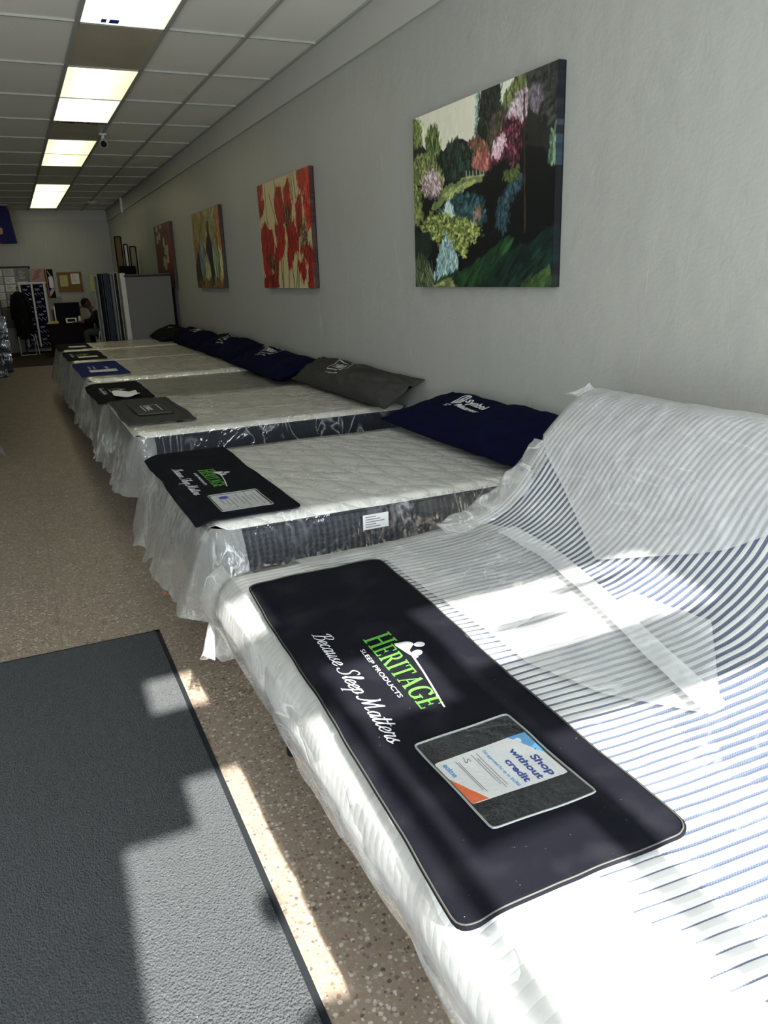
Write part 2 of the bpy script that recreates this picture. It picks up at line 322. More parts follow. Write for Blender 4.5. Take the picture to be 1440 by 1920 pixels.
def serif_polys(s):
    """roman capitals with slab serifs, cap height 1"""
    x = 0; out = []; S = .055
    def stem(cx, y0=0, y1=1, w=.15, sw=.34):
        out.append(box_poly(cx-w/2, y0, cx+w/2, y1)); out.append(box_poly(cx-sw/2, y0, cx+sw/2, y0+S)); out.append(box_poly(cx-sw/2, y1-S, cx+sw/2, y1))
    for ch, sc in s:
        a = len(out)
        if ch == 'H': stem(.18); stem(.72); out.append(box_poly(.2, .48, .7, .55)); w = .95
        elif ch == 'I': stem(.17); w = .40
        elif ch == 'E':
            stem(.18); out.append(box_poly(.2, 0, .62, .06)); out.append(box_poly(.2, .48, .5, .54)); out.append(box_poly(.2, .94, .6, 1)); out += [box_poly(.58, 0, .64, .2), box_poly(.56, .8, .62, 1), box_poly(.46, .40, .51, .62)]; w = .76
        elif ch == 'T':
            stem(.38, 0, 1); out.append(box_poly(.04, .94, .72, 1)); out += [box_poly(.03, .78, .08, 1), box_poly(.68, .78, .73, 1)]; w = .82
        elif ch == 'R':
            stem(.18); out += ribbon(catmull([(.2, .96), (.48, .95), (.58, .74), (.46, .53), (.2, .5)]), .13, .05, 0); out += ribbon([np.array(p) for p in ((.40, .5), (.72, .04))], .14); out.append(box_poly(.62, 0, .84, S)); w = .88
        elif ch == 'A':
            out += ribbon([np.array(p) for p in ((.12, 0.02), (.43, 1.))], .055); out += ribbon([np.array(p) for p in ((.41, 1.), (.72, .02))], .16); out.append(box_poly(.22, .32, .6, .37)); out += [box_poly(.0, 0, .26, S), box_poly(.58, 0, .88, S)]; w = .90
        elif ch == 'G':
            out += ribbon(catmull([(.78, .76), (.66, .93), (.44, .98), (.2, .84), (.12, .5), (.2, .16), (.44, .02), (.66, .08), (.74, .2)]), .16, .05, 0); out += [box_poly(.66, .05, .8, .42), box_poly(.56, .38, .88, .43), box_poly(.74, .74, .79, .98)]; w = .94
        for i in range(a, len(out)): out[i] = [np.array((x+p[0]*sc, p[1]*sc)) for p in out[i]]
        x += (w+.02)*sc
    return out, x
def font_polys(s, size=1, shear=0, bold=0):
    c = bpy.data.curves.new('t', 'FONT'); c.body = s; c.size = size; c.shear = shear; c.offset = bold; c.resolution_u = 3
    o = bpy.data.objects.new('t', c); C.objects.link(o); dg = bpy.context.evaluated_depsgraph_get(); me = o.evaluated_get(dg).to_mesh()
    V = np.array([v.co[:2] for v in me.vertices]) if len(me.vertices) else np.zeros((0, 2)); out = [[V[i] for i in p.vertices] for p in me.polygons]
    w = max((v[0] for v in V), default=0); o.evaluated_get(dg).to_mesh_clear(); bpy.data.objects.remove(o); bpy.data.curves.remove(c)
    return out, w
def fit(polys, w, W0, h, x0=0, y0=0):   # scale a line of lettering to width W0 and cap height h
    return [[np.array((x0+p[0]*W0/w, y0+p[1]*h)) for p in q] for q in polys]
def decal(name, polys, fn, mat, parent, cuts=0):
    bm = bmesh.new()
    for q in polys:
        try: bm.faces.new([bm.verts.new((p[0], p[1], 0)) for p in q])
        except ValueError: pass
    bmesh.ops.triangulate(bm, faces=bm.faces[:])
    if cuts: bmesh.ops.subdivide_edges(bm, edges=bm.edges[:], cuts=cuts)
    for v in bm.verts: v.co = Vector(fn(v.co.x, v.co.y))
    o = obj(name, bm, mat, parent); md = o.modifiers.new('ink', 'SOLIDIFY'); md.thickness = .0004; md.offset = 0
    return o

# ------------------------------------------------------------------ the room
XW = 2.54; XL = -3.4; YF = -.9; YB = 22.0; ZC = 3.38
def struct(o): o['kind'] = 'structure'; return o
struct(bx('floor', XL-.1, XW+.1, YF-.1, YB+.1, -.1, 0, W['floor']))
struct(bx('ceiling', XL-.1, XW+.1, YF-.1, YB+.1, ZC+.012, ZC+.1, W['tile']))
struct(bx('wall_right', XW, XW+.15, YF-.1, YB+.1, 0, ZC+.012, W['wall']))
struct(bx('wall_left', XL-.15, XL, YF-.1, YB+.1, 0, ZC+.012, W['wall']))
struct(bx('wall_back', XL, XW, YB, YB+.15, 0, ZC+.012, W['wall']))
mtrim = plain('fascia_paint', (.43, .43, .40), .45, var=.05, vs=3)
struct(bx('trim_1', XW-.025, XW, YF, YB, 3.12, ZC+.012, mtrim)); struct(bx('trim_2', XL, XW-.025, YB-.025, YB, 3.15, ZC+.012, mtrim))
# suspended grid: separate tees would be one system -> one mesh
def ceiling_grid():
    bm = bmesh.new(); ys = [6.49+1.231*k for k in range(-6, 13)]
    for x in (-3.0, -1.7, -.49, .715, 1.335, 1.935): add_box(bm, x-.013, x+.013, YF, YB, ZC-.006, ZC+.013)
    for y in ys: add_box(bm, XL, .715, y-.008, y+.008, ZC-.003, ZC+.013); add_box(bm, 1.335, XW-.025, y-.008, y+.008, ZC-.003, ZC+.013); add_box(bm, .715, 1.335, y-.006, y+.006, ZC-.004, ZC+.013)
    add_box(bm, XW-.045, XW-.025, YF, YB, ZC-.004, ZC+.013)
    struct(obj('trim_3', bm, W['grid']))
ceiling_grid()
# luminous ceiling strip
def light(k, kind, label, c, st, edge):
    y0 = 6.49+1.231*k+.008; y1 = y0+1.231-.016; nm = 'ceiling_light' if kind else 'ceiling_panel'
    r = empty(nm, (1.025, (y0+y1)/2, ZC)); tag(r, label, 'light' if kind else 'ceiling panel', 'fluorescent panels in the ceiling strip' if kind else None)
    def local(o): o.location = -Vector(r.location); return o
    m = m_panel('lens_%s' % nm, c, st, edge*.62, y0, y1) if kind else PANEL
    local(bx('lens', .732, 1.318, y0+.004, y1-.004, ZC-.002, ZC+.006, m, r))
    bm = bmesh.new()
    for a in ((.728, .736, y0, y1), (1.314, 1.322, y0, y1), (.728, 1.322, y0, y0+.008), (.728, 1.322, y1-.008, y1)): add_box(bm, *a, ZC-.006, ZC+.008)
    local(obj('frame', bm, W['grid'], r)); return r
a = NT('dead_acrylic'); PANEL = a.done(a.pbr(Base__Color=a.mix(a.noise(3, 4), (.34, .31, .22), (.60, .56, .42)), Roughness=.28, Specular__IOR__Level=.6))
WARM = (1., .92, .50); COOL = (1., .97, .80)
ST = 2.3
l0 = light(-1, 1, 'lit ceiling panel nearest the shop window, with a small printed sticker and a crack', COOL, ST, .45)
bm = bmesh.new(); add_box(bm, .87, .905, 6.36, 6.44, ZC-.0042, ZC-.0022); add_box(bm, .925, .99, 6.36, 6.44, ZC-.0042, ZC-.0022)
o = obj('sticker', bm, W['cardblue'], l0); o.location = -Vector(l0.location)
light(0, 0, 'unlit yellowed ceiling panel nearest the shop window', 0, 0, 0)
light(1, 1, 'second lit ceiling panel from the shop window, warm yellow', WARM, ST, .6)
light(2, 1, 'whiter lit ceiling panel just before the broken dark gap', COOL, ST*.95, .5)
light(3, 0, 'unlit ceiling panel with a torn dirty near edge, just before the security camera', 0, 0, 0)
light(4, 1, 'lit ceiling panel beside the security camera', WARM, ST, .6)
light(5, 1, 'lit ceiling panel just beyond the one beside the security camera', WARM, ST, .6)
light(6, 0, 'unlit dark ceiling panel just beyond the panels at the security camera', 0, 0, 0); light(7, 0, 'unlit dark ceiling panel just before the farthest lit row', 0, 0, 0)
for k, w in zip((8, 9, 10, 11), ('first', 'second', 'third', 'last')): light(k, 1, w+' panel of the farthest lit row in the ceiling strip', WARM if k != 10 else COOL, ST*1.1, .7)
bm = bmesh.new()
for i in range(9): add_box(bm, .76+i*.055, .80+i*.055+.03*(i % 3), 10.19+.01*(i % 2), 10.225+.012*((i*5) % 4), ZC-.009, ZC-.003)
o = tag(obj('torn_ceiling_debris', bm, plain('soot', (.06, .055, .04), .9)), 'torn dark edge of the unlit ceiling panel before the camera', 'debris')

# storefront behind the camera
def front():
    Y0, Y1 = YF-.06, YF
    bm = bmesh.new()
    for x0, x1, z0, z1 in ((XL, XW, 0, .45), (XL, -1.25-.0, 3.14, ZC), (-1.25, XW, 3.14, ZC), (-1.2, -.065, 0, ZC), (XL, -3.2, 0, ZC), (2.4, XW, 0, ZC)): add_box(bm, x0, x1, Y0, Y1, z0, z1)
    struct(obj('wall_front', bm, W['wall']))
    bm = bmesh.new()
    for x0, x1, z0, z1 in ((-.105, .455, 2.57, 2.89), (.435, 2.42, 2.86, 3.16), (.435, .47, .4, 3.14), (.715, .79, .4, 3.14), (-.105, -.045, .4, 3.14), (1.495, 1.535, .4, 2.9)): add_box(bm, x0, x1, Y0-.02, Y1-.005, z0, z1)
    struct(obj('window_1', bm, W['dark']))
    g = bx('window_2', -.1, 2.4, YF-.035, YF-.03, .45, 3.14, W['glass']); struct(g)
    g = bx('window_3', -3.2, -1.2, YF-.035, YF-.03, .45, 3.14, W['glass']); struct(g)
front()
def sign(name, x0, x1, z0, z1, label, ell=False):  # unseen blockers added on the glass to shape the sun patches
    bm = bmesh.new()
    x0 += .035; x1 += .035
    if ell:
        add_cyl(bm, (0, 0, -.004), (0, 0, .004), .5, None, 24); 
        for v in bm.verts: v.co = Vector(((x0+x1)/2+v.co.x*(x1-x0), YF-.022+v.co.z, (z0+z1)/2+v.co.y*(z1-z0)))
    else: add_box(bm, x0, x1, YF-.027, YF-.02, z0, z1, .003)
    tag(obj(name, bm, W['ink']), label, 'added sun blocker')
sign('sun_blocker_card', -.1, .14, 2.33, 2.57, 'small unseen card added behind the camera to block sun at the window top'); sign('sun_blocker_card', -.1, .10, 2.89, 3.14, 'unseen card added above the left pane to block sun'); 
sign('sun_blocker_card', .435, .68, 2.67, 2.9, 'square unseen card added high in the narrow pane to block sun'); sign('sun_blocker_card', .455, .68, 2.12, 2.46, 'tall unseen card added halfway up the narrow pane to block sun')
sign('sun_blocker_card', .76, 1.46, 2.29, 2.54, 'long unseen strip added across the middle window to block sun'); sign('sun_blocker_card', 1.50, 2.3, 2.30, 2.86, 'large unseen panel added on the right pane to block sun')
sign('sun_blocker_oval', .90, 1.16, 2.63, 2.67, 'unseen oval added on the middle window to dapple the sun', True); sign('sun_blocker_oval', 1.16, 1.44, 2.72, 2.76, 'flat unseen oval added beside another on the middle window to dapple the sun', True)
sign('sun_blocker_oval', .20, .42, 1.60, 1.76, 'large unseen oval added low on the left pane to shade the mat', True)
sign('sun_blocker_oval', .23, .29, 1.96, 2.06, 'small unseen disc added on the left pane to shade the mat', True)


# floor mat
def rug():
    bm = bmesh.new(); add_box(bm, -1.45, .385, -.6, 3.55, .0, .009, .003)
    r = empty('floor_mat', (-.5, 1.5, 0)); tag(r, 'dark charcoal textured entrance mat on the terrazzo floor beside the striped bed', 'floor mat')
    o = obj('carpet', bm, W['rug'], r); o.location = (.5, -1.5, 0)
    bm = bmesh.new(); add_box(bm, .380, .404, -.6, 3.568, .0, .005, .002); add_box(bm, -1.45, .404, 3.545, 3.568, 0, .005, .002)
    o = obj('rubber_border', bm, W['rubber'], r); o.location = (.5, -1.5, 0)
rug()
bm = bmesh.new(); add_box(bm, .503, .517, 4.02, 4.035, 0, .004, .001); tag(obj('candy_wrapper', bm, W['cardorange']), 'tiny orange and white scrap on the terrazzo floor in the shade of the beds', 'scrap')

# ------------------------------------------------------------------ mattresses
def rect_map(u, v, x0, x1, y0, y1, r=.07):
    """maps the square [-1,1]^2 onto a rectangle with rounded corners"""
    hx, hy = (x1-x0)/2, (y1-y0)/2; X = u*hx; Y = v*hy
    L = np.maximum(np.abs(u), np.abs(v)); Ls = np.maximum(L, 1e-6); bxx = u/Ls*hx; byy = v/Ls*hy
    dx = np.maximum(np.abs(bxx)-(hx-r), 0); dy = np.maximum(np.abs(byy)-(hy-r), 0); d = np.hypot(dx, dy); k = np.where(d > r, r/np.maximum(d, 1e-6), 1)
    ox = np.sign(bxx)*(np.minimum(np.abs(bxx), hx-r)+dx*k); oy = np.sign(byy)*(np.minimum(np.abs(byy), hy-r)+dy*k)
    w = L**6; return (x0+x1)/2+X*(1-w)+ox*L*w, (y0+y1)/2+Y*(1-w)+oy*L*w
def outline(t, x0, x1, y0, y1, r=.07):
    """t in [0,4): starts at the foot/near corner, runs along near side, head, far side, foot"""
    s = np.floor(t).astype(int) % 4; f = (t-np.floor(t))*2-1
    u = np.choose(s, [f, np.ones_like(f), -f, -np.ones_like(f)]); v = np.choose(s, [-np.ones_like(f), f, np.ones_like(f), -f])
    return rect_map(u, v, x0, x1, y0, y1, r)
def top_surface(B, off=0, nx=60, ny=44, amp=None, sd=0, grow=0):
    x0, x1, y0, y1, zt = B['x0']-grow, B['x1']+grow, B['y0']-grow, B['y1']+grow, B['zt']
    u, v = np.meshgrid(np.linspace(-1, 1, nx), np.linspace(-1, 1, ny), indexing='ij'); X, Y = rect_map(u, v, x0, x1, y0, y1)
    e = np.minimum.reduce([X-x0, x1-X, Y-y0, y1-Y]); r = .05; z = np.where(e < r, -(r-np.sqrt(np.maximum(r*r-(r-np.clip(e, 0, r))**2, 0))), 0)
    Z = zt+z*.55+.006*fbm(X*3, Y*3, B['seed'])+off
    if amp: Z = Z+amp*(ridge(X*4+fbm(X*2, Y*2, sd)*2, Y*7, sd)*.6+fbm(X*5, Y*9, sd+1)*.5)*np.clip(e*20, 0, 1)
    return np.stack([X, Y, Z], -1)
def topz(B, x, y): return B['zt']+.006*float(fbm(np.array(x*3.), np.array(y*3.), B['seed']))
def mattress(B):
    r = empty('mattress', ((B['x0']+B['x1'])/2, (B['y0']+B['y1'])/2, B['zb'])); tag(r, B['label'], 'mattress', 'mattresses in the row along the grey wall')
    off = -Vector(r.location)
    def L(o): o.location = off; return o
    L(grid('top_panel', top_surface(B), W[B['top']], r))
    t = np.linspace(0, 4, 240, endpoint=False); X, Y = outline(t, B['x0'], B['x1'], B['y0'], B['y1']); zs = np.linspace(0, 1, 9); cx, cy = (B['x0']+B['x1'])/2, (B['y0']+B['y1'])/2
    P = []
    for s in zs:
        bulge = .012*math.sin(PI*s); zz = B['zt']-.028-s*(B['zt']-.028-B['zb']); k = (1+bulge/1.)
        P.append(np.stack([cx+(X-cx)*k, cy+(Y-cy)*k, np.full_like(X, zz)], -1))
    # close the underside
    P.append(np.stack([cx+(X-cx)*.9, cy+(Y-cy)*.9, np.full_like(X, B['zb'])], -1)); P.append(np.stack([cx+(X-cx)*.0, cy+(Y-cy)*.0, np.full_like(X, B['zb'])], -1))
    L(grid('side_border', np.stack(P, 1), W[B['side']], r, wrap=True))
    tp = [Vector((cx+(x-cx)*1.006, cy+(y-cy)*1.006, B['zt']-.03)) for x, y in zip(X, Y)]; bm = bmesh.new(); add_tube(bm, tp+[tp[0]], .006, 6); L(obj('tape_edge', bm, W[B['tape']], r, True))
    if B.get('lawtag'):
        x, y = B['lawtag']; bm = bmesh.new(); add_box(bm, x, x+.12, y-.012, y-.009, B['zt']-.115, B['zt']-.05); o = L(obj('law_label', bm, W['paper'], r)); o['label'] = 'white printed law label'
        pr = []
        for i in range(5): pr.append(box_poly(x+.01, B['zt']-.062-.011*i, x+.06+.02*(i % 3), B['zt']-.058-.011*i))
        L(decal('label_print', pr, lambda a, b: (a, y-.0125, b), W['ink'], o)).location = (0, 0, 0)
    # plastic cover: film over the top and gathered skirts down the sides
    sd = B['seed']
    L(grid('plastic_cover', top_surface(B, .009, 130, 100, B.get('amp', .006), sd, .004), W[B.get('film', 'pl_top')], r))
    def skirt(nm, t0, t1, n, drop, flare, mat, fold, rag, thin=0, ns=22):
        t = np.linspace(t0, t1, n); X, Y = outline(t, B['x0']-.005, B['x1']+.005, B['y0']-.005, B['y1']+.005)
        Xo, Yo = outline(t, B['x0']-.006, B['x1']+.006, B['y0']-.006, B['y1']+.006, .03); nx_ = X-cx; ny_ = Y-cy
        # outward normal from the rectangle side
        s4 = (t % 4); nx = np.select([s4 < 1, s4 < 2, s4 < 3], [0, 1., 0], -1.); ny = np.select([s4 < 1, s4 < 2, s4 < 3], [-1., 0, 1.], 0)
        blend = 6; k = np.ones(blend*2+1)/(blend*2+1); nx = np.convolve(np.pad(nx, blend, 'edge'), k, 'valid'); ny = np.convolve(np.pad(ny, blend, 'edge'), k, 'valid')
        arc = np.concatenate([[0], np.cumsum(np.hypot(np.diff(X), np.diff(Y)))])
        dr = drop(t) if callable(drop) else drop; dr = dr*(1+.7*rag*fbm(arc*4, arc*0, sd+5)+.35*rag*vnoise(arc*20, arc*0, sd+6))
        out = []
        for i, s in enumerate(np.linspace(0, 1, ns)):
            z = B['zt']-.012-s*dr; f = flare(t) if callable(flare) else flare
            w = fold*s**.8*(fbm(arc*6+.6*s*vnoise(arc*3, arc*0+s*3, sd), arc*0+s*1.3, sd+2)+.22*np.sin(arc*26+4*vnoise(arc*5, arc*0, sd))*s)
            d = .007+f*(s**.75)*(1+.5*vnoise(arc*4, arc*0, sd+9))+w; d = np.maximum(d, .005)
            tz = fold*.15*s*vnoise(arc*14, arc*0+s*4, sd+4)
            out.append(np.stack([X+nx*d, Y+ny*d, np.maximum(z+tz, .01)], -1))
        return L(grid(nm, np.stack(out, 1), W[mat], r))
    S = B['skirt']
    skirt('plastic_side_film', .0, 1.0, 260, S.get('near', .25), .012, 'pl_side', .012, .12)
    skirt('plastic_skirt', 2.85, 4.06, 420, S['foot'], S['flare'], 'pl_skirt', S.get('fold', .045), .22, ns=30)
    return r
def base(B):
    r = empty('divan', ((B['x0']+B['x1'])/2, (B['y0']+B['y1'])/2, 0)); tag(r, B['baselabel'], 'divan', 'dark bed bases under the mattresses'); off = -Vector(r.location)
    def L(o): o.location = off; return o
    zb = B['zb']; L(bx('foundation', B['x0']+.02, B['x1']-.02, B['y0']+.02, B['y1']-.02, zb-.19, zb-.001, W['box'], r, .015))
    bm = bmesh.new(); z0 = zb-.225
    for a in ((B['x0']+.03, B['x1']-.05, B['y0']+.04, B['y0']+.07), (B['x0']+.03, B['x1']-.05, B['y1']-.07, B['y1']-.04), (B['x0']+.25, B['x0']+.28, B['y0']+.05, B['y1']-.05), (B['x1']-.3, B['x1']-.27, B['y0']+.05, B['y1']-.05)): add_box(bm, *a, z0, zb-.191)
    L(obj('rail', bm, W['dark'], r))
    for x in (B['x0']+.26, B['x1']-.28):
        for y in (B['y0']+.07, B['y1']-.07):
            bm = bmesh.new(); add_cyl(bm, (x, y, 0.01), (x, y, z0+.002), .018); add_cyl(bm, (x, y, 0), (x, y, .02), .026); L(obj('leg', bm, W['dark'], r))
XH = 2.50
def dr2(far, near, c=3.0):   # longer drop at the far corner, shorter to the near
    return lambda t: near+(far-near)*np.clip((3.35-t)/.8, 0, 1)-.10*np.clip((t-4.0)/.06, 0, 1)
BED = {
 2: dict(x0=.575, x1=XH, y0=2.90, y1=4.32, zt=.69, zb=.42, seed=2, top='cream', side='sideblk', tape='piping', film='pl_clear', amp=.004, lawtag=(1.21, 2.885), label='cream quilted mattress with charcoal striped border, next bed after the blue striped one', baselabel='dark base under the cream mattress with charcoal striped border', skirt=dict(foot=dr2(.46, .36), flare=.13, near=.24)),
 3: dict(x0=.58, x1=XH+.02, y0=5.04, y1=6.60, zt=.69, zb=.40, seed=3, top='cream2', side='sidenavy', tape='piping', film='pl_top', amp=.006, label='white mattress with shiny navy border, carrying the grey pillow', baselabel='dark base under the white mattress with shiny navy border', skirt=dict(foot=dr2(.44, .40), flare=.12, near=.30, fold=.06)),
 4: dict(x0=.56, x1=XH, y0=6.68, y1=8.12, zt=.675, zb=.40, seed=4, top='greytop', side='sidenavy', tape='piping', film='pl_clear', amp=.004, label='greyish beige mattress between the white one and the blue pad bed', baselabel='dark base under the greyish beige mattress', skirt=dict(foot=dr2(.40, .40), flare=.11, near=.3)),
 5: dict(x0=.56, x1=XH, y0=8.22, y1=10.12, zt=.70, zb=.40, seed=5, top='cream3', side='sidewht', tape='sidewht', film='pl_top', amp=.009, label='crinkled ivory mattress carrying the blue foot pad', baselabel='dark base under the mattress with the blue foot pad', skirt=dict(foot=dr2(.42, .40), flare=.13, near=.3)),
 6: dict(x0=.55, x1=XH, y0=10.24, y1=11.9, zt=.70, zb=.40, seed=6, top='cream3', side='sidewht', tape='sidewht', film='pl_top', amp=.008, label='ivory mattress just beyond the one with the blue foot pad', baselabel='dark base second from the far end of the bed row', skirt=dict(foot=dr2(.44, .42), flare=.12, near=.3)),
 7: dict(x0=.54, x1=XH, y0=12.0, y1=13.42, zt=.71, zb=.40, seed=7, top='cream3', side='sidewht', tape='sidewht', film='pl_top', amp=.009, label='farthest ivory mattress, beside the upright grey panel', baselabel='dark base at the far end of the bed row', skirt=dict(foot=dr2(.46, .44), flare=.12, near=.3)),
}
for k in BED: mattress(BED[k]); base(BED[k])

# ------------------------------------------------------------------ the striped king bed with its head raised
KY0, KY1 = .47, 2.42
PROF = catmull([(.525, .455), (.487, .475), (.468, .52), (.462, .58), (.478, .635), (.53, .672), (.62, .68), (.9, .68), (1.2, .688), (1.42, .715), (1.56, .765), (1.67, .86), (1.76, .98), (1.86, 1.08), (1.96, 1.145), (2.05, 1.14), (2.11, 1.08)], 10)
PROF = np.array(PROF); _s = np.concatenate([[0], np.cumsum(np.hypot(*np.diff(PROF, axis=0).T))]); SL = _s[-1]
def prof(s): return np.interp(s, _s, PROF[:, 0]), np.interp(s, _s, PROF[:, 1])
def pnorm(s):
    a = prof(s-.01); b = prof(s+.01); tx, tz = b[0]-a[0], b[1]-a[1]; l = np.hypot(tx, tz)+1e-9; return -tz/l, tx/l
def kdisp(s, y): return .010*fbm(s*2.2, y*2.6, 21)+.006*fbm(s*6, y*5, 23)
def ksurf(s, y, off=0):
    X, Z = prof(s); nx, nz = pnorm(s); e = np.minimum(y-KY0, KY1-y); r = .07
    drop = np.where(e < r, r-np.sqrt(np.maximum(r*r-(r-np.clip(e, 0, r))**2, 0)), 0); d = kdisp(s, y)-drop*.8+off
    return np.stack([X+nx*d, y+0*X, Z+nz*d], -1)
s0, y0 = np.meshgrid(np.linspace(0, SL, 220), np.linspace(KY0, KY1, 110), indexing='ij')
king = empty('mattress', (1.3, 1.45, .455)); tag(king, 'white king mattress with blue woven stripes and raised head, nearest the camera', 'mattress', 'mattresses in the row along the grey wall')
def K(o): o.location = -Vector(king.location); return o
K(grid('top_panel', ksurf(s0, y0), W['stripes'], king))
def inner(s):     # underside of the mattress: the same profile set 24 cm in
    X, Z = prof(s); nx, nz = pnorm(s); return np.clip(X-nx*.24, .53, 3), np.maximum(Z-nz*.21, .455)
for nm, yy, sg in (('side_border', KY0, -1), ('side_border', KY1, 1)):
    ss = np.linspace(0, SL, 160); A = ksurf(ss, np.full_like(ss, yy)); xi, zi = inner(ss); P = []
    for f in np.linspace(0, 1, 10): P.append(np.stack([A[:, 0]*(1-f)+xi*f, yy+sg*.018*np.sin(PI*f)+0*xi, A[:, 2]*(1-f)+zi*f], -1))
    K(grid(nm, np.stack(P, 1), W['stripes'], king))
ss = np.linspace(0, SL, 160); xi, zi = inner(ss); K(grid('underside', np.stack([np.stack([xi, KY0+0*xi, zi], -1), np.stack([xi, KY1+0*xi, zi], -1)], 1), W['deck'], king))
def kfilm(nm, s_lo, s_hi, y_lo, y_hi, off, amp, mat, n=260, m=170, sd=31, edge=None):
    s, y = np.meshgrid(np.linspace(s_lo, s_hi, n), np.linspace(y_lo, y_hi, m), indexing='ij')
    if edge is not None: s, y = edge(np.linspace(0, 1, n)[:, None]+0*s, np.linspace(0, 1, m)[None]+0*s)
    q = fbm(s*2, y*2, sd); rd = ridge(s*3+q*2.5, y*4.5+q, sd+1)
    d = off+amp*(rd*.8+np.maximum(fbm(s*5+q*3, y*7, sd+3), -.2)*.9)
    return K(grid(nm, ksurf(s, np.clip(y, KY0-.005, KY1+.012), d), W[mat], king))
kfilm('plastic_cover', .02, SL-.05, KY0, KY1+.01, .010, .004, 'pl_king', sd=31)
# the milky bag end pulled over the raised head: edge runs aslant from the far side down to the fold, then across
def e1(a, b):    # a along the bed, b across from near (0) to far (1)
    y = KY0+(KY1+.012-KY0)*b
    lo = np.interp(b, [0, .433, .484, .555, .648, .93, 1], [2.0, 1.54, 1.45, 1.376, 1.262, 1.57, 1.68]); return lo+(SL-.02-lo)*a, y
kfilm('plastic_fold', 0, 1, 0, 1, .018, .0035, 'pl_milk', sd=41, edge=e1)
def seam_s(y): return np.interp(y, [1.02, 1.25, 1.5, 1.9, 2.12, 2.43], [.97, 1.03, 1.10, 1.19, 1.20, 1.16])
def e2(a, b):
    y = 1.02+1.41*b; lo = np.interp(y, [1.02, 1.2, 1.4, 2.2, 2.3, 2.43], [.96, .82, .76, .75, .50, .47]); return lo+(seam_s(y)+.03-lo)*a, y
kfilm('plastic_fold', 0, 1, 0, 1, .016, .004, 'pl_haze', sd=51, edge=e2)
def e3(a, b):    # welded seam band lying across the bed
    y = 1.02+1.12*b; return seam_s(y)-.032+.064*a, y
kfilm('plastic_seam', 0, 1, 0, 1, .034, .002, 'pl_milk', n=14, m=120, sd=61, edge=e3)
def e4(a, b):
    y = 1.02+.5*b; w = np.interp(b, [0, .5, 1], [.0, .18, .08]); return seam_s(y)+.02+w*a, y
kfilm('plastic_fold', 0, 1, 0, 1, .023, .006, 'pl_haze', n=60, m=60, sd=71, edge=e4)
# crumpled film heaped between this bed and the next near the bend
W['pl_king2'] = m_plastic('foot_film', .20, .2, 5, .5, .35, base=(.82, .83, .83), stretch=(1, .6, 1), fres=.15)
def heap():
    a, b = np.meshgrid(np.linspace(0, 1, 90), np.linspace(0, 1, 40), indexing='ij')
    s = 1.05+.55*a; X, Z = prof(s); hump = np.sin(PI*b)*(.012+.022*np.sin(PI*a))*(1+.8*fbm(a*7, b*3, 81)); y = KY1-.14+.24*b
    z = Z+.012+hump-np.clip(b-.55, 0, 1)*.38*(1+.5*fbm(a*8, b*2, 83)); y = y+.03*fbm(a*10, b*5, 85)
    K(grid('plastic_gather', np.stack([X-.01*b, y, z], -1), W['pl_king2'], king))
heap()
# two pointed corners of the bag standing up from the head end
for yy, dz, dy in ((KY1-.02, .045, .03), (1.62, .05, -.05)):
    a, b = np.meshgrid(np.linspace(-1, 1, 24), np.linspace(0, 1, 14), indexing='ij'); P = np.stack([1.97+.05*b+.03*a*(1-b), yy-.09*a*(1-b)+dy*b, 1.135+dz*b**1.3+.01*fbm(a*3, b*3, 9)], -1); K(grid('plastic_corner', P, W['pl_milk'], king))
# hanging film along the foot: scalloped hem, folded lobes
def kskirt():
    n, m = 420, 40; y, f = np.meshgrid(np.linspace(KY0-.02, KY1+.10, n), np.linspace(0, 1, m), indexing='ij')
    hem = np.interp(y, [.4, .83, 1.0, 1.12, 1.24, 1.32, 1.5, 1.62, 1.70, 1.76, 1.84, 2.1, 2.25, 2.4, 2.5], [.455, .455, .45, .47, .515, .455, .435, .44, .48, .50, .465, .475, .44, .37, .36])
    hem = hem+.008*fbm(y*14, 0*y, 91)
    s = .33*(1-f); X0, Z0 = prof(.33-0*f); z = .672*(1-f)+hem*f; xs = np.interp(z, PROF[:70, 1], PROF[:70, 0])
    out = .010+.012*f**1.2*(1+1.5*fbm(y*4, f*2, 93))+.004*f*np.sin(y*23+2*f)+.02*np.clip((y-2.2)/.25, 0, 1)*f
    K(grid('plastic_skirt', np.stack([np.interp(z, [.33, .45, .475, .52, .58, .635, .672], [.50, .50, .487, .468, .462, .478, .53])-out, y, z], -1), W['pl_king2'], king))
kskirt()
def ktail():     # bunched tail of the bag hanging at the far foot corner
    a, b = np.meshgrid(np.linspace(0, 1, 70), np.linspace(0, 1, 26), indexing='ij')
    y = 2.40+.26*a; x = .46+.10*a-.05*b+.03*np.sin(a*16+b*2)*b; z = .62-.05*a-.25*b*(1+.3*fbm(a*4, b*2, 95)); K(grid('plastic_skirt', np.stack([x, y, z], -1), W['pl_king2'], king))
ktail()
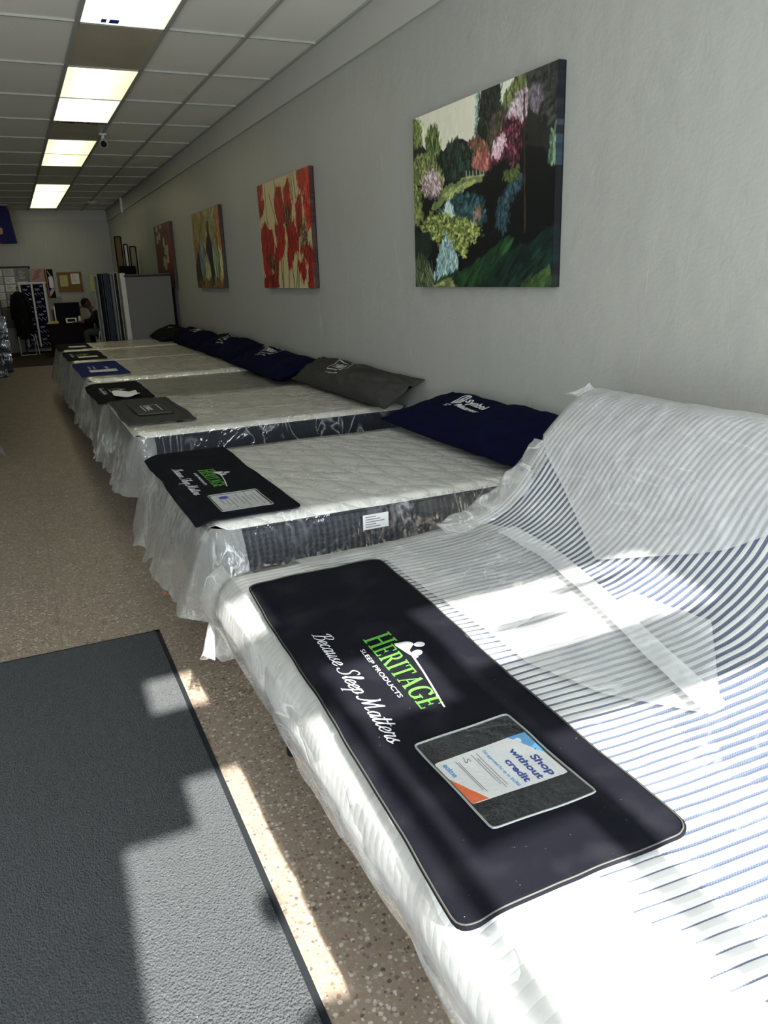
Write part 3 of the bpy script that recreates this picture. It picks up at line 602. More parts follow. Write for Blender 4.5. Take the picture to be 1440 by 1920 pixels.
# adjustable base
kb = empty('adjustable_bed', (1.3, 1.45, 0)); tag(kb, 'dark adjustable bed base on round legs under the blue striped mattress', 'bed base')
def KB(o): o.location = -Vector(kb.location); return o
KB(bx('platform', .62, 1.5, KY0+.06, KY1-.06, .385, .452, W['deck'], kb, .01))
bm = bmesh.new(); add_box(bm, 0, .86, KY0+.06, KY1-.06, 0, .06, .01)
ang = math.atan2(.56, .52)
for v in bm.verts: x, z = v.co.x, v.co.z; v.co.x = 1.52+x*math.cos(ang)-z*math.sin(ang)+.05; v.co.z = .40+x*math.sin(ang)+z*math.cos(ang)
KB(obj('head_platform', bm, W['deck'], kb))
bm = bmesh.new(); add_box(bm, .66, 2.2, KY0+.12, KY0+.16, .27, .33); add_box(bm, .66, 2.2, KY1-.16, KY1-.12, .27, .33); add_box(bm, .66, .7, KY0+.14, KY1-.14, .27, .33); add_box(bm, 2.16, 2.2, KY0+.14, KY1-.14, .27, .33); KB(obj('frame', bm, W['dark'], kb))
for x, y in ((.668, 2.30), (.668, KY0+.15), (2.15, 2.30), (2.15, KY0+.15)):
    bm = bmesh.new(); add_cyl(bm, (x, y, .02), (x, y, .275), .027, None, 24); add_cyl(bm, (x, y, 0), (x, y, .022), .030, None, 24); KB(obj('leg', bm, W['dark'], kb, False))

# ------------------------------------------------------------------ foot pads
def pad_surface(fz, x0, x1, y0, y1, off=0, n=50, m=120, corner=.035, wob=.008, sd=0, shear=0):
    u, v = np.meshgrid(np.linspace(-1, 1, n), np.linspace(-1, 1, m), indexing='ij'); X, Y = rect_map(u, v, x0, x1, y0, y1, corner)
    X = X+wob*fbm(Y*2.3, X*0, sd)*2*np.sign(X-(x0+x1)/2)*np.clip(np.abs(u), 0, 1)**3+shear*(Y-1.5); Z = np.vectorize(fz)(X, Y)+off; return np.stack([X, Y, Z], -1)
def king_z(x, y):
    s = np.interp(x, PROF[40:, 0], _s[40:]); return float(ksurf(np.array([max(s, .25)]), np.array([y]))[0, 2])
SGN = .018
def kz(x, y):
    z = .68+float(kdisp(np.array(.45+x-.6), np.array(y)))+.016
    if x < .56: z -= (.56-x)**2*2.6
    e = y-KY0
    if e < .07: z -= .03
    return z
SH = .052
def heritage_pad(B, zf, x0, x1, y0, y1, label, name='bed_foot_pad', logo=1, sd=0, shear=0):
    r = empty(name, ((x0+x1)/2, (y0+y1)/2, zf((x0+x1)/2, (y0+y1)/2))); tag(r, label, 'foot pad', 'pads laid across the feet of the beds'); off = -Vector(r.location)
    def L(o): o.location = off; return o
    o = L(grid('pad', pad_surface(zf, x0, x1, y0, y1, .004, sd=sd, shear=shear), W[logo['mat']], r, thick=.005))
    return r, L
def on(zf, h): return lambda x, y: (x, y, zf(x, y)+.004+h)
def textmap(zf, x0, y0, h=.0012, sh=0):      # lettering that reads towards -y with its top towards +x
    return lambda a, b: (x0+b-sh*a, y0-a+sh*b, zf(x0+b-sh*a, y0-a)+.004+h)
def heritage_logo(L, r, zf, x0, y0, k, sh=0):
    """x0,y0: foot of the H; k scales the whole logo (1 = 36 cm wide)"""
    P, w = serif_polys([('H', 1.32), ('E', 1), ('R', 1), ('I', 1), ('T', 1), ('A', 1), ('G', 1), ('E', 1)])
    o = L(decal('green_lettering', fit(P, w, .375*k, .058*k), textmap(zf, x0, y0, sh=sh), W['green'], r)); o['label'] = 'green wordmark'
    P, w = font_polys('SLEEP PRODUCTS', 1, 0, 0); L(decal('white_lettering', fit(P, w, .255*k, .017*k), textmap(zf, x0-.030*k, y0-.05*k, sh=sh), W['wprint'], r))
    P, w = script_polys('Because Sleep Matters'); P2 = fit(P, w, .545*k, .046*k); L(decal('script_lettering', P2, textmap(zf, x0-.108*k, y0+.095*k, sh=sh), W['wprint'], r))
    # white swoosh and reclining figures above the wordmark
    sw = ribbon(catmull([(.085*k, .080*k), (.16*k, .078*k), (.26*k, .070*k), (.385*k, .052*k)], 8), .0045*k)
    fig = [catmull([(.075, .062), (.085, .092), (.10, .104), (.112, .100), (.13, .082), (.15, .0775)], 4)+[np.array((.15, .0745)), np.array((.085, .060))],
           catmull([(.108, .104), (.104, .118), (.112, .130), (.124, .130), (.130, .119), (.124, .106), (.112, .102)], 4),
           catmull([(.142, .080), (.138, .098), (.146, .108), (.158, .106), (.163, .094), (.158, .080)], 4), [np.array(p) for p in ((.158, .079), (.168, .090), (.172, .077))]]
    L(decal('white_emblem', sw+[[np.array(p)*k for p in f] for f in fig], textmap(zf, x0, y0, sh=sh), W['wprint'], r))
# pad on the striped bed
r, L = heritage_pad(None, kz, .50, .946, .775, 2.225, 'black foot pad with green lettering and card pocket on the blue striped bed', logo=dict(mat='padblk'), sd=11, shear=SH)
bm = bmesh.new(); pp = pad_surface(kz, .504, .942, .779, 2.221, .0050, n=50, m=120, sd=11, shear=SH); ring = list(pp[:, 0])+list(pp[-1, :])+list(pp[::-1, -1])+list(pp[0, ::-1]); add_tube(bm, ring, .0016, 5); L(obj('stitched_edge', bm, plain('stitch_thread', (.05, .05, .045), .6), r))
heritage_logo(L, r, kz, .700, 1.70, 1, SH)
def card(L, r, zf, cx0, cx1, cy0, cy1, full=True):
    pk = L(grid('card_pocket', pad_surface(zf, cx0, cx1, cy0, cy1, .0052, 24, 30, .008, 0), W['vinyl'], r)); pk['label'] = 'clear vinyl pocket'
    bm = bmesh.new(); pp = pad_surface(zf, cx0, cx1, cy0, cy1, .006, 24, 30, .008, 0); ring = list(pp[:, 0])+list(pp[-1, :])+list(pp[::-1, -1])+list(pp[0, ::-1]); add_tube(bm, ring, .0022, 5)
    o = obj('pocket_welt', bm, W['stitch'], pk)
def onpad(zf, h): return lambda a, b: (a, b, zf(a, b)+h)
card(L, r, kz, .606, .832, .928, 1.222)
cd = tag(grid('price_card', pad_surface(kz, .612, .826, 1.002, 1.148, .0044, 20, 20, .006, 0), W['paper']), 'white card with blue heading in the pocket of the pad on the striped bed', 'card')
def cmap(h=.0048): return lambda a, b: (.612+b, 1.148-a, kz(.612+b, 1.148-a)+h)
def on_card(name, polys, mat): return decal(name, polys, cmap(), W[mat], cd)
on_card('blue_corner', [[np.array(p) for p in ((0, .214), (0, .172), (.072, .214))]], 'cardsky'); on_card('orange_corner', [[np.array(p) for p in ((.144, 0), (.144, .036), (.062, 0))]], 'cardorange')
for i, (s, x, y, w_, h_) in enumerate((('Shop', .068, .178, .070, .024), ('without', .036, .151, .102, .022), ('credit', .060, .124, .074, .022))):
    P, w = font_polys(s, 1, 0, .03); on_card('heading', fit(P, w, w_, h_, x, y), 'cardblue')
P, w = font_polys('Get approved for up to $4,000', 1, 0, .01); on_card('subheading', fit(P, w, .128, .010, .010, .104), 'cardsky')
P, w = font_polys('acima', 1, 0, .03); on_card('logo_word', fit(P, w, .046, .016, .014, .012), 'cardsky'); P, w = font_polys('-S', 1); on_card('handwriting', fit(P, w, .02, .018, .010, .056), 'ink')
on_card('fine_print', [box_poly(.028, .083, .13, .0842), box_poly(.012, .089, .125, .0902), box_poly(.012, .078, .118, .0792), box_poly(.02, .044, .125, .0452), box_poly(.016, .040, .118, .0412)], 'ink')
P, w = font_polys('.', 1, 0, .04); 
on_card('punch_hole', [[np.array((.054+.0022*math.cos(t), .203+.0022*math.sin(t))) for t in np.linspace(0, 2*PI, 10)[:-1]]], 'cardblue')
# the other pads
def bz(B, x0): 
    def f(x, y):
        z = topz(B, x, y)+.014
        if x < B['x0']+.02: z -= (B['x0']+.02-x)**1.6*1.6
        e = min(y-B['y0'], B['y1']-y)
        if e < .03: z -= max(0, .03-e)*.5
        return z
    return f
z2 = bz(BED[2], .5)
r2, L = heritage_pad(None, z2, .520, .965, 2.93, 4.30, 'black foot pad with green lettering and printed sheet on the cream quilted bed', logo=dict(mat='padblk'), sd=12)
heritage_logo(L, r2, z2, .712, 3.80, 1.02); card(L, r2, z2, .648, .868, 3.018, 3.292)
cd = tag(grid('spec_sheet', pad_surface(z2, .656, .860, 3.03, 3.28, .0048, 16, 16, .006, 0), W['paper']), 'white printed sheet in the pocket of the pad on the cream quilted bed', 'card')
def sheet_lines(x0, x1, y0, y1, zf, n, cd, h=.0053, seal=True):
    q = [];
    for i in range(n): a = x1-.02-(x1-x0-.03)*i/n; q.append(box_poly(a-.0016, y0+.02+.04*((i*7) % 3), a+.0016, y1-.02-.05*((i*5) % 2)))
    decal('printed_lines', q, lambda a, b: (a, b, zf(a, b)+h), W['ink'], cd)
    if seal: decal('seal', [[np.array((x0+.05+.022*math.cos(t), y1-.05+.022*math.sin(t))) for t in np.linspace(0, 2*PI, 18)[:-1]]], lambda a, b: (a, b, zf(a, b)+h), W['cardblue'], cd)
sheet_lines(.656, .860, 3.03, 3.28, z2, 9, cd)
# grey pad with a stitched patch
z3 = bz(BED[3], .5)
r3, L = heritage_pad(None, z3, .575, 1.035, 5.32, 6.62, 'grey felt foot pad with a rectangular flap, on the white bed with navy border', logo=dict(mat='padgrey'), sd=13)
bm = bmesh.new(); pp = pad_surface(z3, .60, 1.0, 5.38, 6.55, .0058, 50, 100, .12, .004, 13); ring = list(pp[:, 0])+list(pp[-1, :])+list(pp[::-1, -1])+list(pp[0, ::-1]); add_tube(bm, ring, .003, 5); L(obj('stitched_edge', bm, W['greycloth'], r3))
fl = L(grid('flap', pad_surface(lambda x, y: z3(x, y)+.016*min(1, max(0, (6.35-y))*2.5), .685, .935, 5.62, 6.40, .006, 20, 40, .04, .003), W['padgrey'], r3, thick=.010)); fl['label'] = 'raised grey flap'
def flm(a, b): x, y = .73+b, 6.02-a; return (x, y, z3(x, y)+.0235)
P, w = font_polys('SYMBOL', 1, 0, .03); o = decal('lettering', fit(P, w, .26, .055, .02, .045)+[box_poly(0, 0.02, .30, .028), box_poly(0, .135, .30, .143), box_poly(0, .02, .006, .14)], flm, W['sprint'], fl)
bm = bmesh.new(); add_box(bm, .895, .935, 5.314, 5.322, .69, .708); L(obj('woven_tag', bm, W['black'], r3))
z4 = bz(BED[4], .5); r4, L = heritage_pad(None, z4, .505, .985, 6.70, 7.93, 'black foot pad with green lettering and a crumpled clear sleeve, just beyond the grey pad', logo=dict(mat='padblk'), sd=14); heritage_logo(L, r4, z4, .70, 7.50, .9)
cd = tag(grid('spec_sheet', pad_surface(lambda x, y: z4(x, y)+.012+.01*math.sin(x*30+y*14), .66, .88, 6.78, 7.12, .008, 24, 24, .02, .01), W['paper']), 'crumpled white sheet on the black pad just beyond the grey pad', 'card')
z5 = bz(BED[5], .5); r5, L = heritage_pad(None, z5, .53, 1.02, 8.50, 9.98, 'bright blue foot pad with a white card', logo=dict(mat='padblue'), sd=15)
P, w = font_polys('SYMBOL', 1, 0, .02); L(decal('lettering', fit(P, w, .3, .05), textmap(z5, .83, 9.35), W['sprint'], r5)); L(decal('small_lettering', fit(P, w, .35, .03), textmap(z5, .66, 9.45), W['sprint'], r5)); L(decal('small_lettering', fit(P, w, .35, .03), textmap(z5, .71, 9.45), W['sprint'], r5))
cd = tag(grid('spec_sheet', pad_surface(z5, .64, .92, 8.72, 8.98, .010, 10, 10, .01, 0), W['paper']), 'white card lying on the bright blue pad', 'card'); sheet_lines(.64, .92, 8.72, 8.98, z5, 6, cd, .0108, False)
z6 = bz(BED[6], .5); r6, L = heritage_pad(None, z6, .52, .99, 10.42, 11.78, 'black foot pad with a white card, just beyond the blue pad', logo=dict(mat='padblk'), sd=16); heritage_logo(L, r6, z6, .70, 11.3, .95)
tag(grid('spec_sheet', pad_surface(z6, .66, .90, 10.6, 10.86, .010, 10, 10, .01, 0), W['paper']), 'white card lying on the black pad just beyond the blue pad', 'card')
z7 = bz(BED[7], .5); r7, L = heritage_pad(None, z7, .49, .97, 12.15, 13.3, 'farthest black foot pad with a white card, nearest the desk', logo=dict(mat='padblk'), sd=17)
tag(grid('spec_sheet', pad_surface(z7, .66, .90, 12.35, 12.62, .010, 10, 10, .01, 0), W['paper']), 'white card lying on the farthest black pad', 'card')

# ------------------------------------------------------------------ pillows
def pillow(name, label, y0, y1, A, Bq, T, mat, sd, wrinkle=.012, tilt=0, grp='long display pillows against the wall'):
    """A: (x,z) of the lower front edge, Bq: (x,z) of the upper edge against the wall; T half thickness"""
    A = np.array(A); Bq = np.array(Bq); wv = Bq-A; wl = np.hypot(*wv); wd = wv/wl; nd = np.array([-wd[1], wd[0]]); cyy = (y0+y1)/2; hl = (y1-y0)/2
    def S(u, w, side=1, off=0):
        u = np.asarray(u, float); w = np.asarray(w, float)
        uu = np.clip(np.abs(u), 0, 1); ww = np.clip(np.abs(w), 0, 1)
        th = T*(1-uu**3.2)**.6*(1-ww**2.4)**.55*(1+.5*fbm(u*2.5, w*1.2, sd)); pin = 1-.10*(1-np.cos(u*PI))/2*0-.08*(1-uu**2)*ww**2
        wr = wrinkle*(1-ww**4)*(fbm(u*7, w*2.5, sd+1)+.6*ridge(u*4, w*1.3, sd+2)*uu**2)
        d = side*(th+np.where(side > 0, wr, 0))+(off if side > 0 else 0)
        ww2 = w*wl/2*pin*(1-.0*uu); x = (A[0]+Bq[0])/2+wd[0]*ww2+nd[0]*d; z = (A[1]+Bq[1])/2+wd[1]*ww2+nd[1]*d; y = cyy-u*hl*(1-.03*(1-ww**2))
        z = z+tilt*u+.012*fbm(u*2, w, sd+7); x = np.minimum(x, XW-.01); return np.stack([x+0*u, y+0*w, z], -1)
    c = (A+Bq)/2; r = empty(name, (c[0], cyy, A[1])); tag(r, label, 'pillow', grp); off_ = -Vector(r.location)
    n, m = 90, 40; u = np.sin(np.linspace(-PI/2, PI/2, n)); w = np.sin(np.linspace(-PI/2, PI/2, m)); U, V = np.meshgrid(u, w, indexing='ij')
    top = S(U, V, 1); bot = S(U, V[:, ::-1], -1); P = np.concatenate([top, bot[:, 1:-1], top[:, :1]], 1)
    o = grid('pillow_case', P, W[mat], r); o.location = off_
    bm = bmesh.new(); ed = [S(a, -1., 1) for a in u]+[S(1., b, 1) for b in w]+[S(a, 1., 1) for a in u[::-1]]+[S(-1., b, 1) for b in w[::-1]]; add_tube(bm, ed, .005, 5); o = obj('seam', bm, W[mat], r, True); o.location = off_
    def put(nm, polys, mt, u0, w0, h=.004, cuts=1):    # polys in metres, origin at (u0,w0) of the face
        f = lambda a, b: tuple(S(u0+a/hl, w0+b/(wl/2), 1, h)); o = decal(nm, polys, f, W[mt], r, cuts); o.location = off_; return o
    return r, put
def symbol_box(put, k=1, u0=-.25, w0=.0, sub=True):
    P, w = font_polys('SYMBOL', 1, 0, .01)
    put('lettering', fit(P, w, .27*k, .075*k, .03*k, .03*k), 'sprint', u0, w0)
    fr = []
    for a, b in (((0, 0), (.33, 0)), ((.33, 0), (.33, .12)), ((.33, .12), (0, .12)), ((0, .12), (0, 0))):
        a = np.array(a)*k; b = np.array(b)*k; pts = [a+(b-a)*t for t in np.linspace(0, 1, 9)]; fr += ribbon(pts, .007*k)
    put('printed_frame', fr, 'sprint', u0, w0)
    if sub: P, w = font_polys('the choice of sleep', 1, 0, 0); put('small_lettering', fit(P, w, .30*k, .022*k, .02*k, -.04*k), 'sprint', u0, w0)
r, put = pillow('bolster_pillow', 'long navy pillow with a white slanted emblem and two-line lettering, on the cream quilted bed', 2.83, 4.35, (1.985, .745), (2.50, .87), .085, 'navy', 61)
P, w = font_polys('Symbol', 1, .35, .025); put('lettering', fit(P, w, .20, .062, .075, .065), 'sprint', -.42, -.02); P, w = font_polys('Mattress', 1, .35, .03); put('lettering', fit(P, w, .225, .058, .06, .0), 'sprint', -.42, -.02)
em = ribbon(catmull([(.0, .03), (.012, .10), (.05, .128), (.066, .10), (.05, .04), (.012, .012), (.0, .03)], 5), .012)+ribbon([np.array(p) for p in ((.018, .02), (.045, .12))], .012)+ribbon([np.array(p) for p in ((.03, .02), (.05, .075))], .008)
put('emblem', em, 'sprint', -.42, -.02); P, w = font_polys('The Symbol\nof Sleep', 1, .2, 0); put('small_lettering', fit(P, w, .06, .014, -.02, -.015), 'sprint', -.42, -.02)
r, put = pillow('bolster_pillow', 'long grey marl pillow with a framed wordmark, on the white bed with navy border', 4.74, 6.72, (2.19, .735), (2.50, .905), .095, 'greycloth', 62, .02, grp=None); symbol_box(put, 1.05, -.30, -.18)
r, put = pillow('bolster_pillow', 'navy pillow with a framed wordmark, between the grey pillow and the next navy pillow', 6.72, 8.55, (2.06, .735), (2.50, .86), .10, 'navy', 63); symbol_box(put, 1.3, -.30, -.1)
r, put = pillow('bolster_pillow', 'plump navy pillow on the bed with the blue foot pad', 8.60, 10.45, (2.10, .745), (2.50, .90), .115, 'navy', 64); symbol_box(put, 1.4, -.2, -.1)
r, put = pillow('bolster_pillow', 'navy pillow second from the far end of the row', 10.5, 12.42, (2.12, .745), (2.50, .88), .12, 'navy', 65); symbol_box(put, 1.4, -.1, 0, False)
r, put = pillow('bolster_pillow', 'black pillow at the far end of the row', 12.45, 13.5, (1.98, .75), (2.48, .86), .11, 'blackcloth', 66)
put('emblem', [[np.array((.05+.05*math.cos(t), .05*math.sin(t))) for t in np.linspace(0, 2*PI, 14)[:-1]], [np.array((.19+.05*math.cos(t), .05*math.sin(t))) for t in np.linspace(0, 2*PI, 14)[:-1]]], 'ink', 0, .1)

# ------------------------------------------------------------------ canvas paintings
def inpoly(U, V, P):
    c = np.zeros(U.shape, bool); n = len(P)
    for i in range(n):
        x0, y0 = P[i]; x1, y1 = P[(i+1) % n]
        if y0 == y1: continue
        k = ((y0 > V) != (y1 > V)) & (U < (x1-x0)*(V-y0)/(y1-y0)+x0); c ^= k
    return c
class Canvas:
    """a procedurally painted picture: colours laid down with a ragged brush"""
    def __init__(s, w, h, col, asp, seed=0):
        s.w, s.h, s.asp = w, h, asp; s.dens = 1.; s.dsz = 1.; s.soft = 1.; s.U, s.V = np.meshgrid((np.arange(w)+.5)/w, (np.arange(h)+.5)/h, indexing='ij'); s.c = np.zeros((w, h, 3)); s.c[:] = col; s.r = np.random.default_rng(seed)
    def soften(s, k=1):
        for _ in range(k):
            c = np.pad(s.c, ((1, 1), (1, 1), (0, 0)), 'edge'); s.c = (c[:-2, 1:-1]+c[2:, 1:-1]+c[1:-1, :-2]+c[1:-1, 2:]+2*c[1:-1, 1:-1])/6
    def poly(s, P, col, rag=.012, var=.12, f=30):
        du = rag*fbm(s.U*f, s.V*f*.7, 3)*2; dv = rag*fbm(s.U*f, s.V*f*.7, 8)*2; m = inpoly(s.U+du, s.V+dv, P)
        k = 1+var*2*fbm(s.U*f*1.3, s.V*f*.6, 5); s.c[m] = (np.array(col)*k[..., None])[m]
    def dab(s, P, n, cols, ln=.02, wd=.006, ang=PI/2, aj=.5, jit=.15):
        n = int(n*s.dens); ln = ln*s.dsz; wd = wd*s.dsz
        P = np.array(P); lo = P.min(0); hi = P.max(0); k = 0; t = 0
        while k < n and t < n*6:
            t += 1; p = lo+(hi-lo)*s.r.random(2)
            if not inpoly(np.array([p[0]]), np.array([p[1]]), P)[0]: continue
            k += 1; p = p+s.r.normal(0, .006, 2)*s.soft; a = ang+s.r.normal()*aj; l = ln*(.6+.8*s.r.random()); w = wd*(.6+.8*s.r.random()); c = np.array(cols[s.r.integers(len(cols))])*(1+jit*s.r.normal())
            R_ = l; i0, i1 = int((p[0]-R_)*s.w), int((p[0]+R_)*s.w)+2; j0, j1 = int((p[1]-R_*s.asp)*s.h), int((p[1]+R_*s.asp)*s.h)+2
            i0, j0 = max(i0, 0), max(j0, 0); uu = s.U[i0:i1, j0:j1]-p[0]; vv = (s.V[i0:i1, j0:j1]-p[1])/s.asp
            x = uu*math.cos(a)+vv*math.sin(a); y = -uu*math.sin(a)+vv*math.cos(a); m = (x/l)**2+(y/w)**2 < 1; s.c[i0:i1, j0:j1][m] = s.c[i0:i1, j0:j1][m]*.25+.75*np.clip(c, 0, 255)
def painting(label, yL, yR, z0, z1, cv, edge, depth=.038, name='canvas_painting'):
    """yL: far edge (picture's left), yR: near edge"""
    r = empty(name, (XW, (yL+yR)/2, (z0+z1)/2)); tag(r, label, 'painting', 'canvas paintings on the grey wall'); off = -Vector(r.location)
    xf = XW-.008-depth; Y = yL+(yR-yL)*cv.U; Z = z0+(z1-z0)*cv.V
    o = grid('painted_canvas', np.stack([np.full_like(Y, xf), Y, Z], -1), W['paint'], r, smooth=False, cols=np.clip(lin(np.clip(cv.c, 0, 255))*1.3, 0, .85)); o.location = off
    # near edge and lower edge of the wrapped canvas
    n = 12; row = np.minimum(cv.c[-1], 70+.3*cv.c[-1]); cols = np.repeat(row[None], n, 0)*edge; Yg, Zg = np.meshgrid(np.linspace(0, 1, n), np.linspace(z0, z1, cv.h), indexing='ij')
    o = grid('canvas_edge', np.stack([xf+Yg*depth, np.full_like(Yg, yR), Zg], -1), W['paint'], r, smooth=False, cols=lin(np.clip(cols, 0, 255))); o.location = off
    o = bx('stretcher', xf+.002, XW-.0002, yR+.002, yL, z0+.001, z1-.001, W['blackcloth'], r); o.location = off
    return r
def garden():
    xf = XW-.046; s = 4.
    A = [wallpt(740+p[0]/s, 100+p[1]/s, xf) for p in ((130, 490), (165, 1755), (1250, 45), (1165, 1752))]
    yL = (A[0][0]+A[1][0])/2; yR = (A[2][0]+A[3][0])/2; z1 = (A[0][1]+A[2][1])/2; z0 = (A[1][1]+A[3][1])/2
    def q(*pts):
        out = []
        for x, y in pts: a = wallpt(740+x/s, 100+y/s, xf); out.append(((yL-a[0])/(yL-yR), (a[1]-z0)/(z1-z0)))
        return out
    c = Canvas(560, 360, (14, 17, 18), 1.55, 4); c.dens = 2.; c.dsz = .8; c.soft = 1.6
    # sky
    c.poly(q((130, 400), (660, 200), (650, 300), (625, 500), (610, 640), (560, 660), (480, 640), (400, 700), (370, 740), (330, 700), (300, 800), (230, 720), (160, 560)), (205, 203, 178), .006, .02)
    c.poly(q((770, 180), (890, 130), (880, 260), (830, 350), (800, 420), (780, 300)), (196, 205, 180), .01, .03)
    c.dab(q((620, 280), (660, 280), (640, 640), (600, 640)), 90, [(150, 190, 170), (90, 130, 110)], .012, .004)
    c.dab(q((170, 490), (220, 640), (330, 720), (350, 640), (230, 560)), 90, [(190, 205, 150), (205, 208, 175)], .015, .006)
    # dark tall trees
    G = [(20, 30, 24), (12, 16, 15), (30, 42, 30)]
    c.poly(q((655, 280), (770, 210), (790, 380), (760, 560), (730, 700), (640, 640), (625, 560), (640, 400)), (22, 26, 24)); c.dab(q((655, 300), (780, 250), (780, 500), (720, 700), (630, 620)), 500, [(30, 38, 32), (14, 18, 18), (44, 52, 40)], .014, .005)
    c.poly(q((880, 160), (1270, 0), (1270, 760), (1000, 700), (960, 420), (900, 360)), (32, 33, 30), .02); c.dab(q((960, 150), (1250, 40), (1230, 500), (1000, 300)), 500, [(46, 48, 44), (28, 30, 28), (60, 62, 56)], .03, .008, .7)
    c.poly(q((700, 540), (800, 420), (860, 420), (840, 640), (740, 760), (690, 680)), (58, 56, 44)); c.dab(q((700, 540), (800, 420), (860, 420), (830, 640), (740, 740)), 260, [(70, 64, 48), (42, 48, 34), (90, 70, 56)], .014, .005)
    c.dab(q((840, 330), (970, 150), (975, 240), (900, 330), (820, 400)), 200, [(96, 110, 50), (60, 76, 38), (120, 130, 66)], .016, .006)
    # left trees
    c.poly(q((130, 490), (180, 520), (210, 680), (230, 820), (140, 900)), (26, 36, 20)); c.dab(q((130, 500), (180, 520), (200, 680), (160, 700)), 160, [(110, 130, 50), (60, 84, 30), (140, 150, 70)], .012, .005)
    c.poly(q((250, 620), (285, 540), (320, 600), (335, 760), (300, 800), (230, 760)), (70, 92, 38)); c.dab(q((250, 620), (285, 540), (320, 600), (335, 760), (250, 760)), 230, [(120, 140, 60), (64, 90, 34), (36, 54, 26)], .014, .005)
    c.poly(q((370, 760), (420, 690), (470, 640), (520, 700), (560, 670), (700, 690), (700, 900), (520, 940), (380, 960)), (22, 38, 30)); c.dab(q((370, 760), (420, 690), (470, 640), (520, 700), (690, 690), (690, 860), (380, 940)), 500, [(30, 56, 46), (14, 22, 20), (44, 76, 60), (24, 40, 26)], .016, .006)
    c.poly(q((140, 830), (190, 770), (260, 770), (330, 850), (380, 960), (340, 1060), (200, 1000), (140, 960)), (90, 104, 46)); c.dab(q((140, 830), (190, 770), (260, 770), (330, 850), (370, 960), (240, 1000)), 330, [(140, 150, 66), (90, 112, 44), (54, 74, 34), (160, 162, 90)], .013, .006)
    # red trees
    c.dab(q((560, 680), (620, 640), (680, 690), (700, 760), (640, 760)), 120, [(150, 84, 62), (120, 70, 54), (84, 66, 44)], .012, .005); c.poly(q((590, 800), (640, 745), (700, 745), (712, 860), (640, 880), (600, 860)), (158, 82, 68)); c.dab(q((590, 800), (640, 745), (700, 745), (712, 860), (600, 860)), 110, [(190, 106, 92), (140, 66, 54)], .014, .004)
    # bridge railing and bank
    c.poly(q((370, 1010), (500, 940), (670, 915), (665, 965), (560, 1010), (440, 1080), (330, 1180), (280, 1160)), (98, 118, 54)); c.dab(q((370, 1050), (520, 1000), (640, 950), (560, 1010), (430, 1090)), 130, [(176, 180, 92), (140, 152, 70), (110, 140, 90)], .02, .004, .5, .2)
    for x in (535, 560, 585, 612, 638, 662): c.poly(q((x, 880), (x+7, 880), (x+9, 925), (x+2, 925)), (150, 150, 120), .0, .1)
    c.poly(q((500, 935), (680, 905), (680, 915), (500, 947)), (140, 138, 108), .0)
    # blossom bush
    c.poly(q((200, 960), (270, 870), (300, 880), (360, 980), (330, 1080), (260, 1100), (215, 1060)), (92, 74, 76)); c.dab(q((200, 960), (270, 870), (300, 880), (360, 980), (320, 1070), (215, 1050)), 300, [(190, 166, 160), (160, 130, 134), (214, 196, 186), (90, 66, 76)], .009, .004)
    c.dab(q((140, 970), (200, 1040), (210, 1240), (150, 1300)), 240, [(110, 128, 50), (150, 160, 72), (50, 66, 30)], .012, .005)
    # wisteria
    c.dab(q((720, 860), (740, 740), (800, 600), (860, 470), (930, 330), (960, 290), (985, 300), (975, 480), (950, 700), (900, 850), (860, 800), (800, 780)), 900, [(110, 34, 56), (150, 66, 92), (64, 20, 34), (24, 16, 20), (40, 16, 24)], .011, .0045)
    c.dab(q((840, 470), (930, 310), (985, 280), (985, 480), (900, 440)), 330, [(176, 150, 160), (206, 190, 196), (120, 90, 104)], .010, .0045); c.dab(q((730, 780), (760, 680), (820, 600), (830, 660), (780, 780)), 130, [(200, 130, 156), (220, 190, 196)], .009, .004)
    c.dab(q((1020, 270), (1060, 250), (1110, 290), (1070, 440), (1040, 400)), 120, [(110, 100, 112), (84, 74, 90)], .010, .005)
    # dark water and right bank
    c.poly(q((300, 1180), (420, 1090), (560, 1020), (680, 960), (900, 900), (1230, 900), (1180, 1400), (860, 1430), (600, 1640), (480, 1660), (380, 1500)), (10, 14, 16)); c.dab(q((340, 1180), (440, 1090), (640, 1060), (680, 1260), (560, 1320), (430, 1240)), 260, [(30, 66, 70), (20, 44, 50), (50, 92, 96)], .02, .008, .2)
    c.dab(q((590, 1180), (640, 1150), (650, 1220), (600, 1240)), 30, [(150, 110, 90), (110, 90, 80)], .012, .006); c.dab(q((780, 1120), (940, 900), (960, 960), (860, 1120), (830, 1340), (780, 1300)), 260, [(34, 62, 74), (20, 40, 50), (50, 84, 92)], .014, .005)
    c.dab(q((820, 900), (930, 860), (930, 900), (860, 960)), 60, [(90, 104, 40), (60, 80, 34)], .012, .005)
    # reflections / waterfall
    c.poly(q((355, 1210), (400, 1110), (440, 1170), (470, 1225), (400, 1225)), (130, 170, 172)); c.dab(q((380, 1190), (405, 1115), (430, 1180), (450, 1220)), 60, [(200, 214, 210), (150, 190, 190)], .012, .005)
    c.poly(q((350, 1450), (390, 1320), (425, 1310), (440, 1450), (475, 1560), (470, 1640), (380, 1700), (290, 1720)), (112, 150, 146)); c.dab(q((350, 1450), (390, 1320), (420, 1310), (435, 1450), (470, 1570), (450, 1650), (300, 1710)), 330, [(150, 186, 178), (100, 146, 146), (180, 204, 196), (80, 124, 130)], .018, .006)
